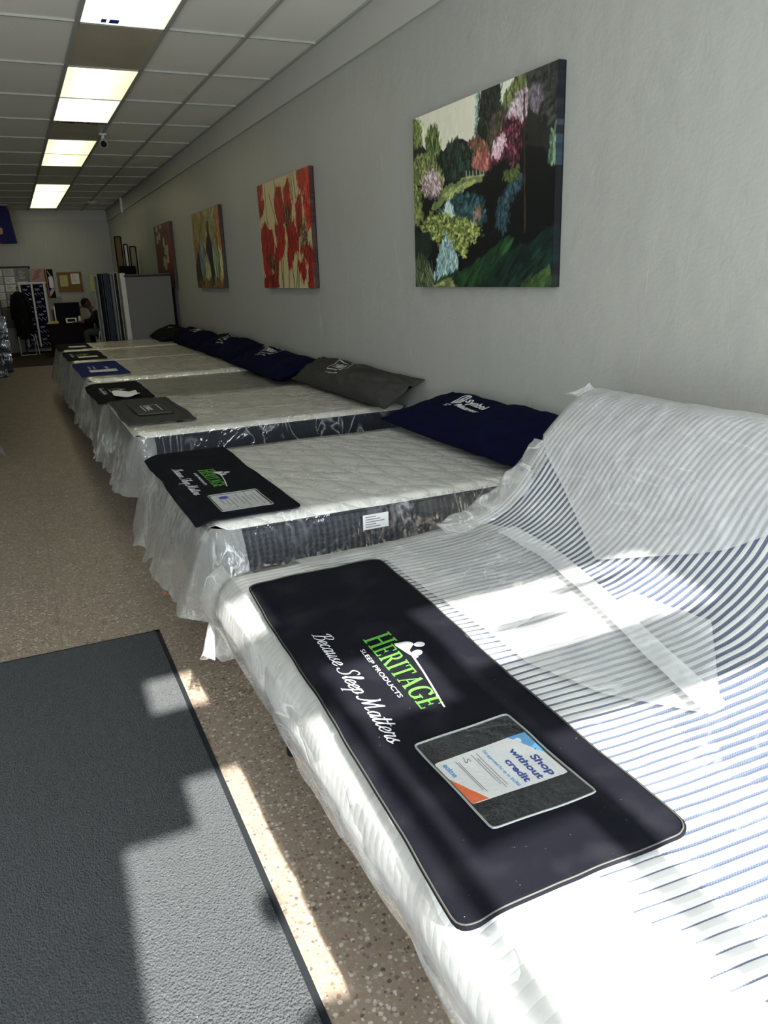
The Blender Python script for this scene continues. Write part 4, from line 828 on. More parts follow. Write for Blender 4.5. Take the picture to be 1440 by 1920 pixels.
    # lily pads and yellow-green foliage
    c.dab(q((200, 1300), (280, 1200), (360, 1210), (520, 1240), (640, 1300), (660, 1340), (600, 1400), (520, 1460), (560, 1500), (480, 1510), (430, 1400), (380, 1290), (340, 1420), (220, 1360)), 620, [(150, 160, 56), (110, 130, 44), (190, 196, 96), (70, 96, 40), (50, 70, 36)], .014, .005, 0, .5)
    c.poly(q((155, 1340), (260, 1340), (290, 1480), (200, 1560), (160, 1560)), (24, 40, 32)); c.dab(q((165, 1560), (230, 1540), (280, 1640), (300, 1740), (170, 1750)), 280, [(90, 104, 66), (50, 70, 42), (120, 130, 84), (30, 46, 28)], .03, .004, 1.9, .35)
    # green bank in front
    c.poly(q((290, 1752), (420, 1700), (560, 1640), (760, 1480), (880, 1410), (840, 1480), (1165, 1360), (1170, 1752)), (16, 40, 24)); c.dab(q((300, 1750), (560, 1650), (800, 1460), (860, 1430), (700, 1620), (560, 1750)), 420, [(30, 76, 34), (22, 56, 30), (16, 40, 24)], .05, .01, .65, .12)
    c.dab(q((860, 1560), (1160, 1360), (1165, 1600), (760, 1750)), 300, [(14, 38, 34), (20, 50, 36), (12, 28, 26)], .05, .01, .6, .12); c.dab(q((960, 1750), (1150, 1640), (1160, 1752)), 90, [(60, 92, 40), (40, 66, 30)], .03, .01, .5, .2); c.dab(q((295, 1752), (400, 1712), (440, 1752)), 80, [(150, 152, 84), (90, 110, 50)], .03, .006, .1, .1)
    c.dab(q((1180, 640), (1260, 500), (1245, 760), (1180, 820)), 90, [(96, 130, 90), (140, 160, 120), (60, 90, 70)], .016, .006)
    c.poly(q((968, 300), (980, 300), (985, 1350), (972, 1350)), (52, 40, 28), .002)
    c.soften(2); g = c.c.mean(2, keepdims=True); c.c = (c.c*.72+g*.28); painting('large garden pond painting with trees and a footbridge', yL, yR, z0, z1, c, np.array([.4, .5, .7]), .04)
garden()
def flowers():
    xf = XW-.046; s = 7.3846
    A = [wallpt(460+p[0]/s, 300+p[1]/s, xf) for p in ((155, 355), (270, 1770), (868, 90), (970, 1785))]
    yL = (A[0][0]+A[1][0])/2; yR = (A[2][0]+A[3][0])/2; z1 = (A[0][1]+A[2][1])/2; z0 = (A[1][1]+A[3][1])/2
    def q(*pts):
        out = []
        for x, y in pts: a = wallpt(460+x/s, 300+y/s, xf); out.append(((yL-a[0])/(yL-yR), (a[1]-z0)/(z1-z0)))
        return out
    c = Canvas(400, 260, (168, 156, 118), 1.5, 9); c.dens = 1.8; c.dsz = .9; c.soft = .6
    def petal(*p, col=(118, 26, 20), hi=(150, 44, 30)):
        c.poly(q(*p), col, .006, .25); c.dab(q(*p), 70, [col, hi, (84, 16, 16), (134, 30, 24)], .035, .005, 1.5, .3)
    def stem(*p, w=9, col=(98, 84, 44)):
        P = q(*p)
        for a, b in zip(P[:-1], P[1:]): c.poly([(a[0]-.006, a[1]), (a[0]+.006, a[1]), (b[0]+.006, b[1]), (b[0]-.006, b[1])], col, .001, .2)
    for p in (((390, 270), (420, 420)), ((265, 350), (300, 820), (320, 920)), ((320, 460), (420, 840)), ((605, 190), (650, 560)), ((655, 170), (700, 540)), ((630, 180), (665, 620))): stem(*p)
    for p in (((490, 1300), (530, 1770)), ((520, 1300), (540, 1770)), ((605, 1250), (612, 1770)), ((640, 1350), (690, 1770)), ((735, 1300), (715, 1770)), ((750, 1400), (745, 1770))): stem(*p, col=(60, 48, 26))
    petal((155, 355), (235, 340), (240, 440), (210, 560), (265, 560), (250, 720), (205, 830), (190, 700)); petal((410, 450), (430, 365), (490, 370), (510, 520), (540, 700), (560, 860), (480, 920), (430, 800), (400, 640)); petal((520, 420), (595, 250), (620, 480), (640, 620), (640, 800), (600, 860), (545, 700))
    petal((410, 900), (520, 900), (560, 1000), (520, 1120), (450, 1080), (410, 1000)); petal((560, 870), (640, 850), (680, 1000), (700, 1200), (640, 1300), (600, 1200)); petal((450, 1140), (560, 1100), (540, 1280), (480, 1380), (440, 1280)); petal((590, 1230), (680, 1250), (640, 1480), (600, 1480))
    petal((705, 140), (800, 100), (850, 120), (800, 440), (730, 350), (710, 240), col=(150, 34, 26)); petal((830, 90), (868, 95), (885, 400), (880, 520), (830, 380), col=(190, 34, 30), hi=(220, 60, 50)); petal((770, 470), (720, 520), (700, 640), (700, 820), (740, 1080), (790, 1000), (790, 700)); petal((800, 470), (880, 500), (905, 700), (910, 900), (870, 1000), (830, 760), col=(172, 34, 28), hi=(214, 58, 48))
    petal((660, 850), (740, 1080), (740, 1260), (690, 1260), (640, 1000)); petal((760, 1230), (860, 1150), (940, 1250), (960, 1780), (880, 1780), (880, 1440)); petal((740, 1450), (830, 1400), (850, 1560), (820, 1680), (780, 1600)); petal((215, 980), (280, 860), (320, 950), (380, 970), (410, 1190), (400, 1500), (330, 1500), (240, 1300)); petal((245, 1290), (340, 1360), (370, 1580), (300, 1660), (260, 1500), col=(140, 34, 30)); petal((270, 1640), (460, 1560), (470, 1770), (270, 1770), col=(84, 18, 20)); petal((420, 1200), (470, 1240), (460, 1560), (410, 1520), col=(100, 24, 22))
    for p in (((560, 640), (600, 900)), ((780, 820), (820, 1180)), ((330, 1350), (400, 1520))): c.dab(q((p[0][0]-40, p[0][1]), (p[0][0]+50, p[0][1]), (p[1][0]+50, p[1][1]), (p[1][0]-40, p[1][1])), 70, [(40, 12, 14), (60, 44, 30), (30, 10, 12), (130, 110, 60)], .03, .003, 1.5, .5)
    painting('red flowers painting on a cream ground', yL, yR, z0, z1, c, np.array([.45, .35, .35]), .04)
flowers()
def bottles():
    xf = XW-.046; s = 4.8
    A = [wallpt(160+p[0]/s, 360+p[1]/s, xf) for p in ((955, 200), (1010, 850), (1190, 115), (1262, 880))]
    yL = (A[0][0]+A[1][0])/2; yR = (A[2][0]+A[3][0])/2; z1 = (A[0][1]+A[2][1])/2; z0 = (A[1][1]+A[3][1])/2
    def q(*pts):
        out = []
        for x, y in pts: a = wallpt(160+x/s, 360+y/s, xf); out.append(((yL-a[0])/(yL-yR), (a[1]-z0)/(z1-z0)))
        return out
    c = Canvas(260, 180, (112, 100, 56), 1.5, 12); c.dens = 1.4
    c.dab(q((955, 200), (1060, 160), (1080, 860), (1010, 850)), 250, [(120, 98, 48), (96, 88, 50), (140, 116, 60)], .05, .01, 1.5, .3); c.dab(q((1060, 160), (1150, 130), (1200, 700), (1070, 700)), 300, [(140, 134, 92), (110, 110, 70), (160, 150, 104)], .03, .01, 1.5, .6)
    c.dab(q((1160, 130), (1200, 115), (1240, 600), (1262, 880), (1210, 860), (1190, 500)), 260, [(150, 84, 34), (120, 60, 26), (180, 130, 70)], .04, .01, 1.5, .3); c.dab(q((1195, 500), (1240, 500), (1262, 800), (1215, 800)), 90, [(190, 186, 140), (160, 150, 100)], .03, .012)
    def bottle(cx, top, bot, w, col, lean=40):
        L = []; Rr = []
        for t, k in ((0, .25), (.18, .3), (.35, .7), (.55, 1), (.8, .95), (1, .6)): y = top+(bot-top)*t; x = cx+lean*t; L.append((x-w*k, y)); Rr.append((x+w*k, y))
        P = q(*(L+Rr[::-1])); c.poly(P, col, .004, .15); c.dab(P, 60, [np.array(col)*1.25, np.array(col)*.8], .05, .006, 1.55, .1)
    bottle(1015, 550, 850, 26, (38, 28, 26), 20); bottle(1035, 375, 790, 33, (34, 30, 26), 45); bottle(1035, 375, 790, 27, (96, 116, 112), 45); bottle(1095, 262, 840, 34, (34, 24, 24), 50); bottle(1150, 345, 760, 34, (30, 34, 24), 45); bottle(1150, 345, 760, 27, (120, 134, 104), 45); bottle(1090, 570, 800, 30, (30, 28, 20), 28); bottle(1090, 570, 800, 24, (150, 150, 112), 28)
    c.dab(q((1000, 790), (1250, 790), (1262, 880), (1010, 850)), 120, [(80, 66, 38), (60, 50, 30), (130, 100, 50)], .03, .01, 1.5, .3)
    painting('ochre painting of slender bottles', yL, yR, z0, z1, c, np.array([.3, .25, .2]), .04)
bottles()
def redwhite():
    s = 4.8; xf = XW-.046
    def q(*pts):
        out = []
        for x, y in pts: a = wallpt(160+x/s, 360+y/s, xf); out.append(((yL-a[0])/(yL-yR), (a[1]-z0)/(z1-z0)))
        return out
    A = [wallpt(160+p[0]/s, 360+p[1]/s, xf) for p in ((612, 315), (748, 265), (820, 865))]
    yL = A[0][0]; yR = A[1][0]-.03; z1 = (A[0][1]+A[1][1])/2; z0 = A[2][1]
    c = Canvas(120, 90, (74, 22, 20), 1.5, 15); c.dab([(0, 0), (1, 0), (1, 1), (0, 1)], 300, [(86, 26, 24), (60, 18, 18)], .05, .02)
    for x, y, l in ((640, 330, 60), (650, 430, 80), (672, 310, 40), (665, 400, 70), (705, 450, 90), (720, 520, 90), (738, 520, 100), (712, 620, 90), (728, 650, 100), (745, 600, 80)): c.poly(q((x-8, y-l/2), (x+8, y-l/2+10), (x+12, y+l/2), (x-6, y+l/2)), (150, 146, 110), .01)
    c.dab(q((735, 280), (760, 290), (800, 600), (780, 700)), 80, [(120, 24, 24)], .04, .01)
    painting('dark red painting with white petals, farthest of the canvases', yL, yR, z0, z1, c, np.array([.5, .4, .4]), .04)
redwhite()

# ------------------------------------------------------------------ upright stock beside the far bed
def slab(name, x0, x1, y0, y1, z1, label, cat, mat, edge, grp=None, film=True, rz=0):
    r = empty(name, ((x0+x1)/2, (y0+y1)/2, 0)); tag(r, label, cat, grp); off = -Vector(r.location); r.rotation_euler = (0, 0, rz); r.location.x += abs(rz)*(y1-y0)/2
    o = bx('core', x0, x1, y0, y1, .01, z1, mat, r, min(.03, (x1-x0)*.25), 3); o.location = off
    bm = bmesh.new()
    for a in ((x0-.003, x0+.012), (x1-.012, x1+.003)): add_box(bm, a[0], a[1], y0-.004, y0+.01, .02, z1-.01, .003)
    add_box(bm, x0, x1, y0-.004, y1, z1-.012, z1+.003, .003); o = obj('edge_tape', bm, edge, r); o.location = off
    if film:
        a, b = np.meshgrid(np.linspace(0, 1, 30), np.linspace(0, 1, 60), indexing='ij'); P = np.stack([x0-.01+(x1-x0+.02)*a, y0-.014+.012*fbm(a*2, b*9, x0*10), .03+(z1-.02)*b], -1); o = grid('plastic_wrap', P, W['pl_side'], r); o.location = off
    return r
G = 'upright mattresses standing on edge beside the far bed'
slab('upright_mattress', 1.25, 1.31, 13.75, 15.6, 1.74, 'thin silvery upright mattress, leftmost of the row standing beside the far bed', 'upright mattress', W['box'], W['silver'], G, False, -.115)
slab('upright_mattress', 1.325, 1.40, 13.9, 15.7, 1.77, 'dark upright mattress just right of the thin silvery one', 'upright mattress', W['black'], W['dark'], G, False, -.115)
slab('upright_mattress', 1.41, 1.49, 13.8, 15.7, 1.77, 'blue-grey wrapped upright mattress in the row beside the far bed', 'upright mattress', W['steelblue'], W['dark'], G, False, -.115)
slab('upright_mattress', 1.50, 1.55, 13.75, 15.7, 1.75, 'narrow grey upright board between the blue-grey and black wrapped mattresses', 'upright mattress', W['greypanel'], W['dark'], G, False, -.115)
slab('upright_mattress', 1.56, 1.625, 13.72, 15.7, 1.78, 'glossy black wrapped upright mattress touching the grey box spring', 'upright mattress', W['black'], W['silver'], G, False, -.115)
r = empty('box_spring', (2.08, 13.62, 0)); tag(r, 'tall grey cloth box spring standing on end with a pale edge, beside the farthest bed', 'box spring')
def local(o): o.location = -Vector(r.location); return o
local(bx('cloth_panel', 1.72, 2.44, 13.53, 13.70, .02, 1.74, W['greypanel'], r, .012)); o = local(bx('edge_border', 1.64, 1.718, 13.525, 13.70, .02, 1.765, plain('pale_satin', (.42, .41, .38), .35, var=.08, vs=8), r, .008)); o['label'] = 'pale satin border'
for z in (.06, 1.70): bm = bmesh.new(); add_box(bm, 1.70, 2.46, 13.52, 13.54, z, z+.03, .005); local(obj('corner_guard', bm, W['dark'], r))
tag(bx('tall_board', 2.455, 2.52, 13.75, 13.80, 0, 1.52, W['black'], None, .004), 'narrow black board between the grey box spring and the wall', 'board')
def leaning(x, y, w, z0, z1, mat, label, cat='framed picture'):
    r = empty('leaning_frame', (x, y, z0)); tag(r, label, cat, 'frames leaning in the far corner'); o = bx('board', x-w/2, x+w/2, y, y+.03, z0, z1, mat, r, .003); o.location = -Vector(r.location)
    bm = bmesh.new()
    for a in ((x-w/2-.012, x-w/2+.012, z0, z1), (x+w/2-.012, x+w/2+.012, z0, z1), (x-w/2, x+w/2, z1-.012, z1+.012)): add_box(bm, a[0], a[1], y-.01, y+.03, a[2], a[3], .002)
    o = obj('frame', bm, W['black'], r); o.location = -Vector(r.location)
leaning(2.12, 17.1, .12, 0, 2.50, plain('amber_board', (.16, .08, .025), .5), 'amber board with a pale top, tallest of the three leaning in the far corner')
leaning(2.28, 17.3, .07, 0, 2.36, W['white'], 'narrow pale board between two others in the far corner')
leaning(2.43, 17.4, .12, 0, 2.32, plain('straw_board', (.26, .23, .14), .5), 'straw coloured framed board nearest the wall in the far corner')
tag(bx('black_case', 2.03, 2.35, 16.7, 16.95, 0, 1.93, W['black'], None, .02), 'black case standing under the boards in the far corner', 'case')

# security camera, detector, pipe
r = empty('security_camera', (1.3350, 10.9, ZC)); tag(r, 'white security camera with black lens on the ceiling beside the lit strip', 'security camera')
def local(o): o.location = -Vector(r.location); return o
bm = bmesh.new(); add_cyl(bm, (1.3350, 10.9, ZC+.0), (1.3350, 10.9, ZC-.02), .05, None, 24); add_cyl(bm, (1.3350, 10.9, ZC-.02), (1.3250, 10.88, ZC-.06), .018); local(obj('mount', bm, W['white'], r))
bm = bmesh.new(); add_cyl(bm, (1.3450, 10.98, ZC-.075), (1.3150, 10.78, ZC-.135), .046, .042, 24); local(obj('housing', bm, W['white'], r)); bm = bmesh.new(); add_cyl(bm, (1.3155, 10.783, ZC-.134), (1.3145, 10.772, ZC-.137), .038, None, 24); local(obj('camera_lens', bm, W['black'], r))
r = empty('smoke_detector', (1.98, 19.6, ZC)); tag(r, 'round white smoke detector on the ceiling near the back wall', 'smoke detector')
bm = bmesh.new(); add_cyl(bm, (1.98, 19.6, ZC-.02), (1.98, 19.6, ZC+.003), .12, .14, 24); add_cyl(bm, (1.98, 19.6, ZC-.05), (1.98, 19.6, ZC-.02), .06, .10, 24); o = obj('detector_body', bm, W['white'], r); o.location = -Vector(r.location)
bm = bmesh.new(); add_cyl(bm, (1.98, 19.6, ZC-.054), (1.98, 19.6, ZC-.049), .03, None, 16); o = obj('sensor', bm, W['ink'], r); o.location = -Vector(r.location)
bm = bmesh.new(); add_tube(bm, [(2.49, 18.7, 3.08), (2.49, 18.7, 3.38)], .03, 12); tag(obj('wall_pipe', bm, W['white']), 'short white pipe on the upper wall near the far corner', 'pipe')

# ------------------------------------------------------------------ back of the shop
def flat(name, x0, x1, z0, z1, mat, label, cat, y=YB-.02, d=.015, grp=None, frame=None):
    if not frame: return tag(bx(name, x0, x1, y-d, y+.0199, z0, z1, mat, None, .002), label, cat, grp)
    r = empty(name, ((x0+x1)/2, y, (z0+z1)/2)); tag(r, label, cat, grp); o = bx('board', x0, x1, y-d, y+.0199, z0, z1, mat, r); o.location = -Vector(r.location)
    bm = bmesh.new()
    for a in ((x0-.02, x0+.02, z0-.02, z1+.02), (x1-.02, x1+.02, z0-.02, z1+.02), (x0, x1, z0-.02, z0+.02), (x0, x1, z1-.02, z1+.02)): add_box(bm, a[0], a[1], y-d-.01, y+.015, a[2], a[3], .003)
    o = obj('frame', bm, frame, r); o.location = -Vector(r.location); return r
def wlines(o, x0, x1, z0, z1, n, mat, y, nm='printed_lines', th=.008):
    q = [box_poly(x0+.02, z1-.03-(z1-z0-.05)*i/n, x0+(x1-x0-.04)*(.6+.4*((i*5) % 3)/2), z1-.03-(z1-z0-.05)*i/n+th) for i in range(n)]
    return decal(nm, q, lambda a, b: (a, y, b), mat, o)
flat('notice_board', -.75, .52, 1.12, 2.07, plain('board_grey', (.26, .26, .24), .6), 'pale notice board behind rows of paper sheets, left of the navy cartons', 'notice board', frame=W['dark'])
k = 0
for i in range(5):
    for x in (-.62, -.35, -.08, .20):
        z1 = 2.03-i*.185; w = ('topmost', 'second', 'third', 'fourth', 'lowest')[i]; k += 1
        if x == .20 and i < 1: continue
        o = flat('paper_sheet', x+.01*(i % 2), x+.235, z1-.165, z1, W['paper'] if (k % 3) else plain('paper_aged', (.5, .5, .46), .6), 'paper sheet pinned to the notice board, %s row, %s column from the cartons' % (w, {-.62: 'fourth', -.35: 'third', -.08: 'second', .20: 'first'}[x]), 'paper', y=YB-.05, d=.004, grp='sheets on the notice board')
        wlines(o, x+.02, x+.22, z1-.16, z1, 5, W['ink'], YB-.055)
p = flat('poster', .22, .48, 1.73, 2.02, plain('mottled_poster', (.2, .2, .19), .6, var=.4, vs=25), 'grey mottled price list poster above the left carton column', 'poster', y=YB-.06, d=.006); wlines(p, .24, .46, 1.74, 2.0, 6, W['paper'], YB-.067)
p = flat('poster', .50, .84, 1.70, 2.02, plain('pink_poster', (.38, .27, .25), .6), 'pinkish poster with slanted red lettering above the right carton column', 'poster', y=YB-.06, d=.006)
for i in range(5):
    P, w = font_polys(('Love it', 'Mattress', 'Sale', 'Sleep', 'Relax')[i][:1]*5, 1, .3) if 0 else ([box_poly(0, 0, .2-.02*(i % 3), .016)], .2)
    decal('printed_lines', [[(p_[0]*.9+.55+.02*i, p_[1]+p_[0]*.3+1.75+.045*i) for p_ in q] for q in P], lambda a, b: (a, YB-.067, b), plain('dull_red_ink', (.2, .04, .04), .6), p)
p = flat('poster', .90, 1.05, 1.30, 2.0, W['black'], 'black and white streaked poster beside the cork board', 'poster', y=YB-.03, d=.006)
decal('printed_streaks', [[(.92+.02*i, 1.95-.03*i), (.93+.02*i, 1.96-.03*i), (1.045, 1.62-.05*i+.05), (1.045, 1.60-.05*i+.05)] for i in range(6)]+[[(.91, 1.35+.03*i), (.92, 1.34+.03*i), (1.04, 1.5+.04*i), (1.04, 1.52+.04*i)] for i in range(4)], lambda a, b: (a, YB-.037, b), W['white'], p)
tag(bx('paper_sheet', .93, 1.03, YB-.044, YB-.0365, 1.55, 1.82, W['paper']), 'white sheet over the black and white streaked poster', 'paper')
tag(bx('pennant', .855, .885, YB-.03, YB, 1.30, 2.0, plain('red_cloth', (.25, .03, .02), .7), None, .004), 'thin red hanging strip beside the pinkish poster', 'pennant'); tag(bx('pennant', .842, .855, YB-.03, YB, 1.55, 2.0, plain('orange_cloth', (.32, .16, .07), .7), None, .004), 'thin tan hanging strip beside the pinkish poster', 'pennant')
flat('cork_board', 1.15, 1.70, 1.46, 1.90, W['cork'], 'wood framed cork board with two sheets on the back wall', 'cork board', frame=W['corkframe'])
o = flat('paper_sheet', 1.19, 1.38, 1.57, 1.84, W['yellowpale'], 'yellow sheet pinned to the cork board', 'paper', y=YB-.045, d=.003); wlines(o, 1.2, 1.37, 1.58, 1.83, 6, W['ink'], YB-.0495)
o = flat('paper_sheet', 1.46, 1.66, 1.62, 1.88, W['paper'], 'white sheet pinned to the cork board', 'paper', y=YB-.045, d=.003); wlines(o, 1.47, 1.65, 1.63, 1.87, 6, W['ink'], YB-.0495)
flat('paper_sheet', 1.90, 1.99, 1.42, 1.84, W['yellowpale'], 'yellow sheet on the back wall just left of the upright mattresses', 'paper'); 
flat('wall_sign', .89, 1.17, 1.16, 1.33, plain('silver_sign', (.22, .22, .2), .4), 'small silvery sign on the back wall above the monitor', 'sign')
# shelf unit and cartons
r = empty('display_rack', (.5, 21.6, 0)); tag(r, 'white upright rack strips between the navy cartons', 'rack')
def local(o): o.location = -Vector(r.location); return o
for x in (.205, .475, .755): local(bx('upright', x, x+.045, 21.32, 21.36, .16, 1.66, W['white'], r, .004))
local(bx('base_shelf', .2, .8, 21.36, 21.75, .12, .16, W['steelblue'], r)); local(bx('top_rail', .18, .83, 21.31, 21.37, 1.66, 1.70, W['white'], r))
for c, (xa, xb, wd) in enumerate(((.255, .47, 'left'), (.525, .75, 'right'))):
    for i in range(5):
        z = .16+i*.298; cr = empty('carton', ((xa+xb)/2, 21.55, z)); tag(cr, 'navy carton with white dotted print, %s of the %s column' % (('lowest', 'second from the bottom', 'middle one', 'second from the top', 'topmost')[i], wd), 'carton', 'navy cartons on the rack')
        o = bx('box_body', xa, xb, 21.37, 21.72, z, z+.292, W['boxblue'], cr, .004); o.location = -Vector(cr.location)
        q = [];
        for j in range(7): cx = xa+.03+(xb-xa-.06)*j/6; cz = z+.045+.025*((j*5+i) % 3); q.append([(cx+.012*math.cos(t), cz+.012*math.sin(t)) for t in np.linspace(0, 2*PI, 9)[:-1]])
        q += [box_poly(xb-.075, z+.235, xb-.02, z+.262), box_poly(xa+.03, z+.19, xa+.13, z+.197), box_poly(xa+.03, z+.17, xa+.15, z+.177), box_poly(xa+.03, z+.15, xa+.12, z+.157)]
        o = decal('printed_marks', q, lambda a, b: (a, 21.3685, b), W['sprint'], cr); o.location = -Vector(cr.location)
# coat
def coat():
    r = empty('hanging_coat', (.16, 21.1, .45)); tag(r, 'long black coat hanging in front of the notice board', 'coat'); n = 40
    t = np.linspace(0, 2*PI, n, endpoint=False); P = []
    for s in np.linspace(0, 1, 24):
        z = 1.50-1.12*s; hw = np.interp(s, [0, .03, .12, .3, 1], [.03, .10, .16, .17, .21]); hd = np.interp(s, [0, .1, 1], [.03, .07, .10]); f = 1+.10*np.sin(t*7+s*2)*s
        P.append(np.stack([.16+.05*s+np.cos(t)*hw*f, 21.1+np.sin(t)*hd*f, np.full(n, z)], -1))
    P.append(np.stack([.21+0*t, 21.1+0*t, np.full(n, .40)], -1)); o = grid('coat_body', np.stack(P, 1), W['blackcloth'], r, wrap=True); o.location = -Vector(r.location)
    for sx in (-1, 1): bm = bmesh.new(); add_tube(bm, [(.16+sx*.12, 21.08, 1.42), (.17+sx*.19, 21.05, 1.15), (.18+sx*.20, 21.03, .85)], .045, 12); o = obj('sleeve', bm, W['blackcloth'], r, True); o.location = -Vector(r.location)
    bm = bmesh.new(); add_tube(bm, [(.16, 21.1, 1.50), (.16, 21.1, 1.56), (.175, 21.14, 1.58), (.16, 21.2, 1.57)], .006, 6); o = obj('hook', bm, W['chrome'], r); o.location = -Vector(r.location)
    bm = bmesh.new(); add_tube(bm, [(.16, 21.2, 0), (.16, 21.2, 1.60)], .015, 8); add_tube(bm, [(.02, 21.2, .02), (.30, 21.2, .02)], .015, 6); add_tube(bm, [(.16, 21.06, .02), (.16, 21.34, .02)], .015, 6); tag(obj('coat_stand', bm, W['dark']), 'thin dark stand holding the black coat', 'coat stand')
coat()
r = empty('wire_frame', (.2, 20.8, 0)); tag(r, 'small white metal frame on the floor under the black coat', 'frame')
bm = bmesh.new(); 
for p in ([(.02, 20.8, .02), (.36, 20.8, .02), (.36, 20.8, .45), (.30, 20.8, .5)], [(.02, 20.8, .02), (.02, 20.8, .45)], [(.43, 20.9, .0), (.40, 20.9, .5)]): add_tube(bm, p, .012, 6)
o = obj('bars', bm, W['white'], r); o.location = -Vector(r.location)
tag(bx('grey_panel', -.6, .17, 21.9, 22.0, .62, 1.08, W['greypanel'], None, .01), 'plain grey panel under the notice board', 'panel')
# desk
DY0, DY1 = 19.9, 20.7
r = empty('desk', (1.1, 20.3, 0)); tag(r, 'dark purplish wooden desk with a modesty panel, in front of the back wall', 'desk')
def local(o): o.location = -Vector(r.location); return o
local(bx('desktop', .66, 1.72, DY0-.03, DY1, .72, .755, W['wood'], r, .006)); local(bx('modesty_panel', .70, 1.68, DY0+.0, DY0+.03, .10, .72, plain('plum_laminate', (.012, .006, .010), .5, spec=.05), r, .004)); local(bx('pedestal', .70, 1.08, DY0+.03, DY1-.05, .03, .72, W['wood'], r, .005)); local(bx('side_panel', 1.64, 1.68, DY0+.03, DY1-.05, 0, .72, W['wood'], r, .004))
for z in (.10, .32, .53): 
    d = local(bx('drawer', .74, 1.04, DY1-.05, DY1-.03, z, z+.18, W['wood'], r, .004)); bm = bmesh.new(); add_tube(bm, [(.84, DY1-.015, z+.1), (.94, DY1-.015, z+.1)], .008, 6); obj('handle', bm, W['chrome'], d)
for x, y in ((.72, DY0+.05), (.72, DY1-.1), (1.06, DY0+.05), (1.06, DY1-.1)): local(bx('foot', x-.02, x+.02, y-.02, y+.02, 0, .03, W['black'], r))
r = empty('monitor', (1.15, 20.25, .755)); tag(r, 'black computer monitor seen from behind on the dark desk', 'monitor')
local(bx('screen_back', .90, 1.44, 20.28, 20.32, .86, 1.20, W['black'], r, .01)); bm = bmesh.new(); add_cyl(bm, (1.16, 20.33, .76), (1.16, 20.33, 1.0), .03); add_box(bm, 1.04, 1.28, 20.22, 20.42, .755, .77, .004); local(obj('stand', bm, W['black'], r)); local(bx('bezel', .89, 1.45, 20.318, 20.33, .85, 1.21, W['dark'], r, .004)); local(bx('paper_note', .87, .895, 20.27, 20.33, .80, 1.14, W['paper'], r))
tag(bx('printer', .92, 1.36, 19.98, 20.2, .757, .90, W['black'], None, .02), 'black desktop device in front of the monitor', 'device')
r = empty('card_terminal', (1.20, 19.9, .757)); tag(r, 'white framed tablet standing on the near edge of the desk', 'tablet')
bm = bmesh.new(); add_box(bm, -.12, .12, -.01, .01, 0, .12, .006); bmesh.ops.rotate(bm, verts=bm.verts, matrix=Matrix.Rotation(-.5, 3, 'X')); obj('bezel', bm, W['paper'], r); bm = bmesh.new(); add_box(bm, -.085, .085, -.014, -.009, .025, .095, .002); bmesh.ops.rotate(bm, verts=bm.verts, matrix=Matrix.Rotation(-.5, 3, 'X')); obj('screen', bm, W['black'], r)
r = empty('paper_stack', (.80, 19.98, .757)); tag(r, 'stack of yellow paper pads on the left end of the desk', 'paper stack')
for i in range(4): o = bx('paper_pad', -.13+.01*i, .11+.012*(i % 2), -.08, .10, .012*i, .012*i+.011, W['yellow'] if i % 2 else W['yellowpale'], r, .001)
tag(bx('wood_box', .83, .95, 20.4, 20.5, .757, 1.06, plain('brown_card', (.06, .025, .012), .6), None, .004), 'small brown box standing beside the monitor', 'box')
tag(bx('paper_cup', 1.36, 1.42, 19.96, 20.02, .757, .90, W['paper'], None, .02), 'small white cup on the desk in front of the person', 'cup')

# chair and seated person
def chair(x, y):
    r = empty('office_chair', (x, y, 0)); tag(r, 'dark chair with a curved pale metal frame, behind the desk', 'chair')
    bx('seat', -.22, .22, -.22, .22, .42, .47, W['blackcloth'], r, .02, 3); bx('backrest', .19, .23, -.2, .2, .6, .92, W['blackcloth'], r, .015, 3)
    for sy in (-.24, .24):
        bm = bmesh.new(); add_tube(bm, catmull3([(-.22, sy, 0), (-.20, sy, .40), (-.14, sy, .60), (.02, sy, .66), (.2, sy, .66), (.24, sy, .90)]), .014, 8); obj('frame', bm, W['white'], r, True)
        bm = bmesh.new(); add_tube(bm, [(.22, sy, 0), (.18, sy, .44)], .014, 8); obj('leg', bm, W['white'], r, True)
    return r
def catmull3(P, k=6):
    P = [np.array(p, float) for p in P]; Q = [2*P[0]-P[1]]+P+[2*P[-1]-P[-2]]; out = []
    for i in range(1, len(Q)-2):
        for j in range(k): t = j/k; a, b, c, d = Q[i-1:i+3]; out.append(.5*((2*b)+(-a+c)*t+(2*a-5*b+4*c-d)*t*t+(-a+3*b-3*c+d)*t**3))
    out.append(P[-1]); return out
PX, PY = 1.86, 19.35
chair(PX+.03, PY)
def skin_mesh(name, verts, edges, radii, mat, parent, root=0, sub=2):
    me = bpy.data.meshes.new(name); me.from_pydata(verts, edges, []); o = link(name, me, mat, parent); md = o.modifiers.new('skin', 'SKIN'); md.use_smooth_shade = True
    sv = me.skin_vertices[0].data
    for i, rr in enumerate(radii): sv[i].radius = (rr, rr) if np.isscalar(rr) else rr
    sv[root].use_root = True; s = o.modifiers.new('sub', 'SUBSURF'); s.levels = s.render_levels = sub; return o
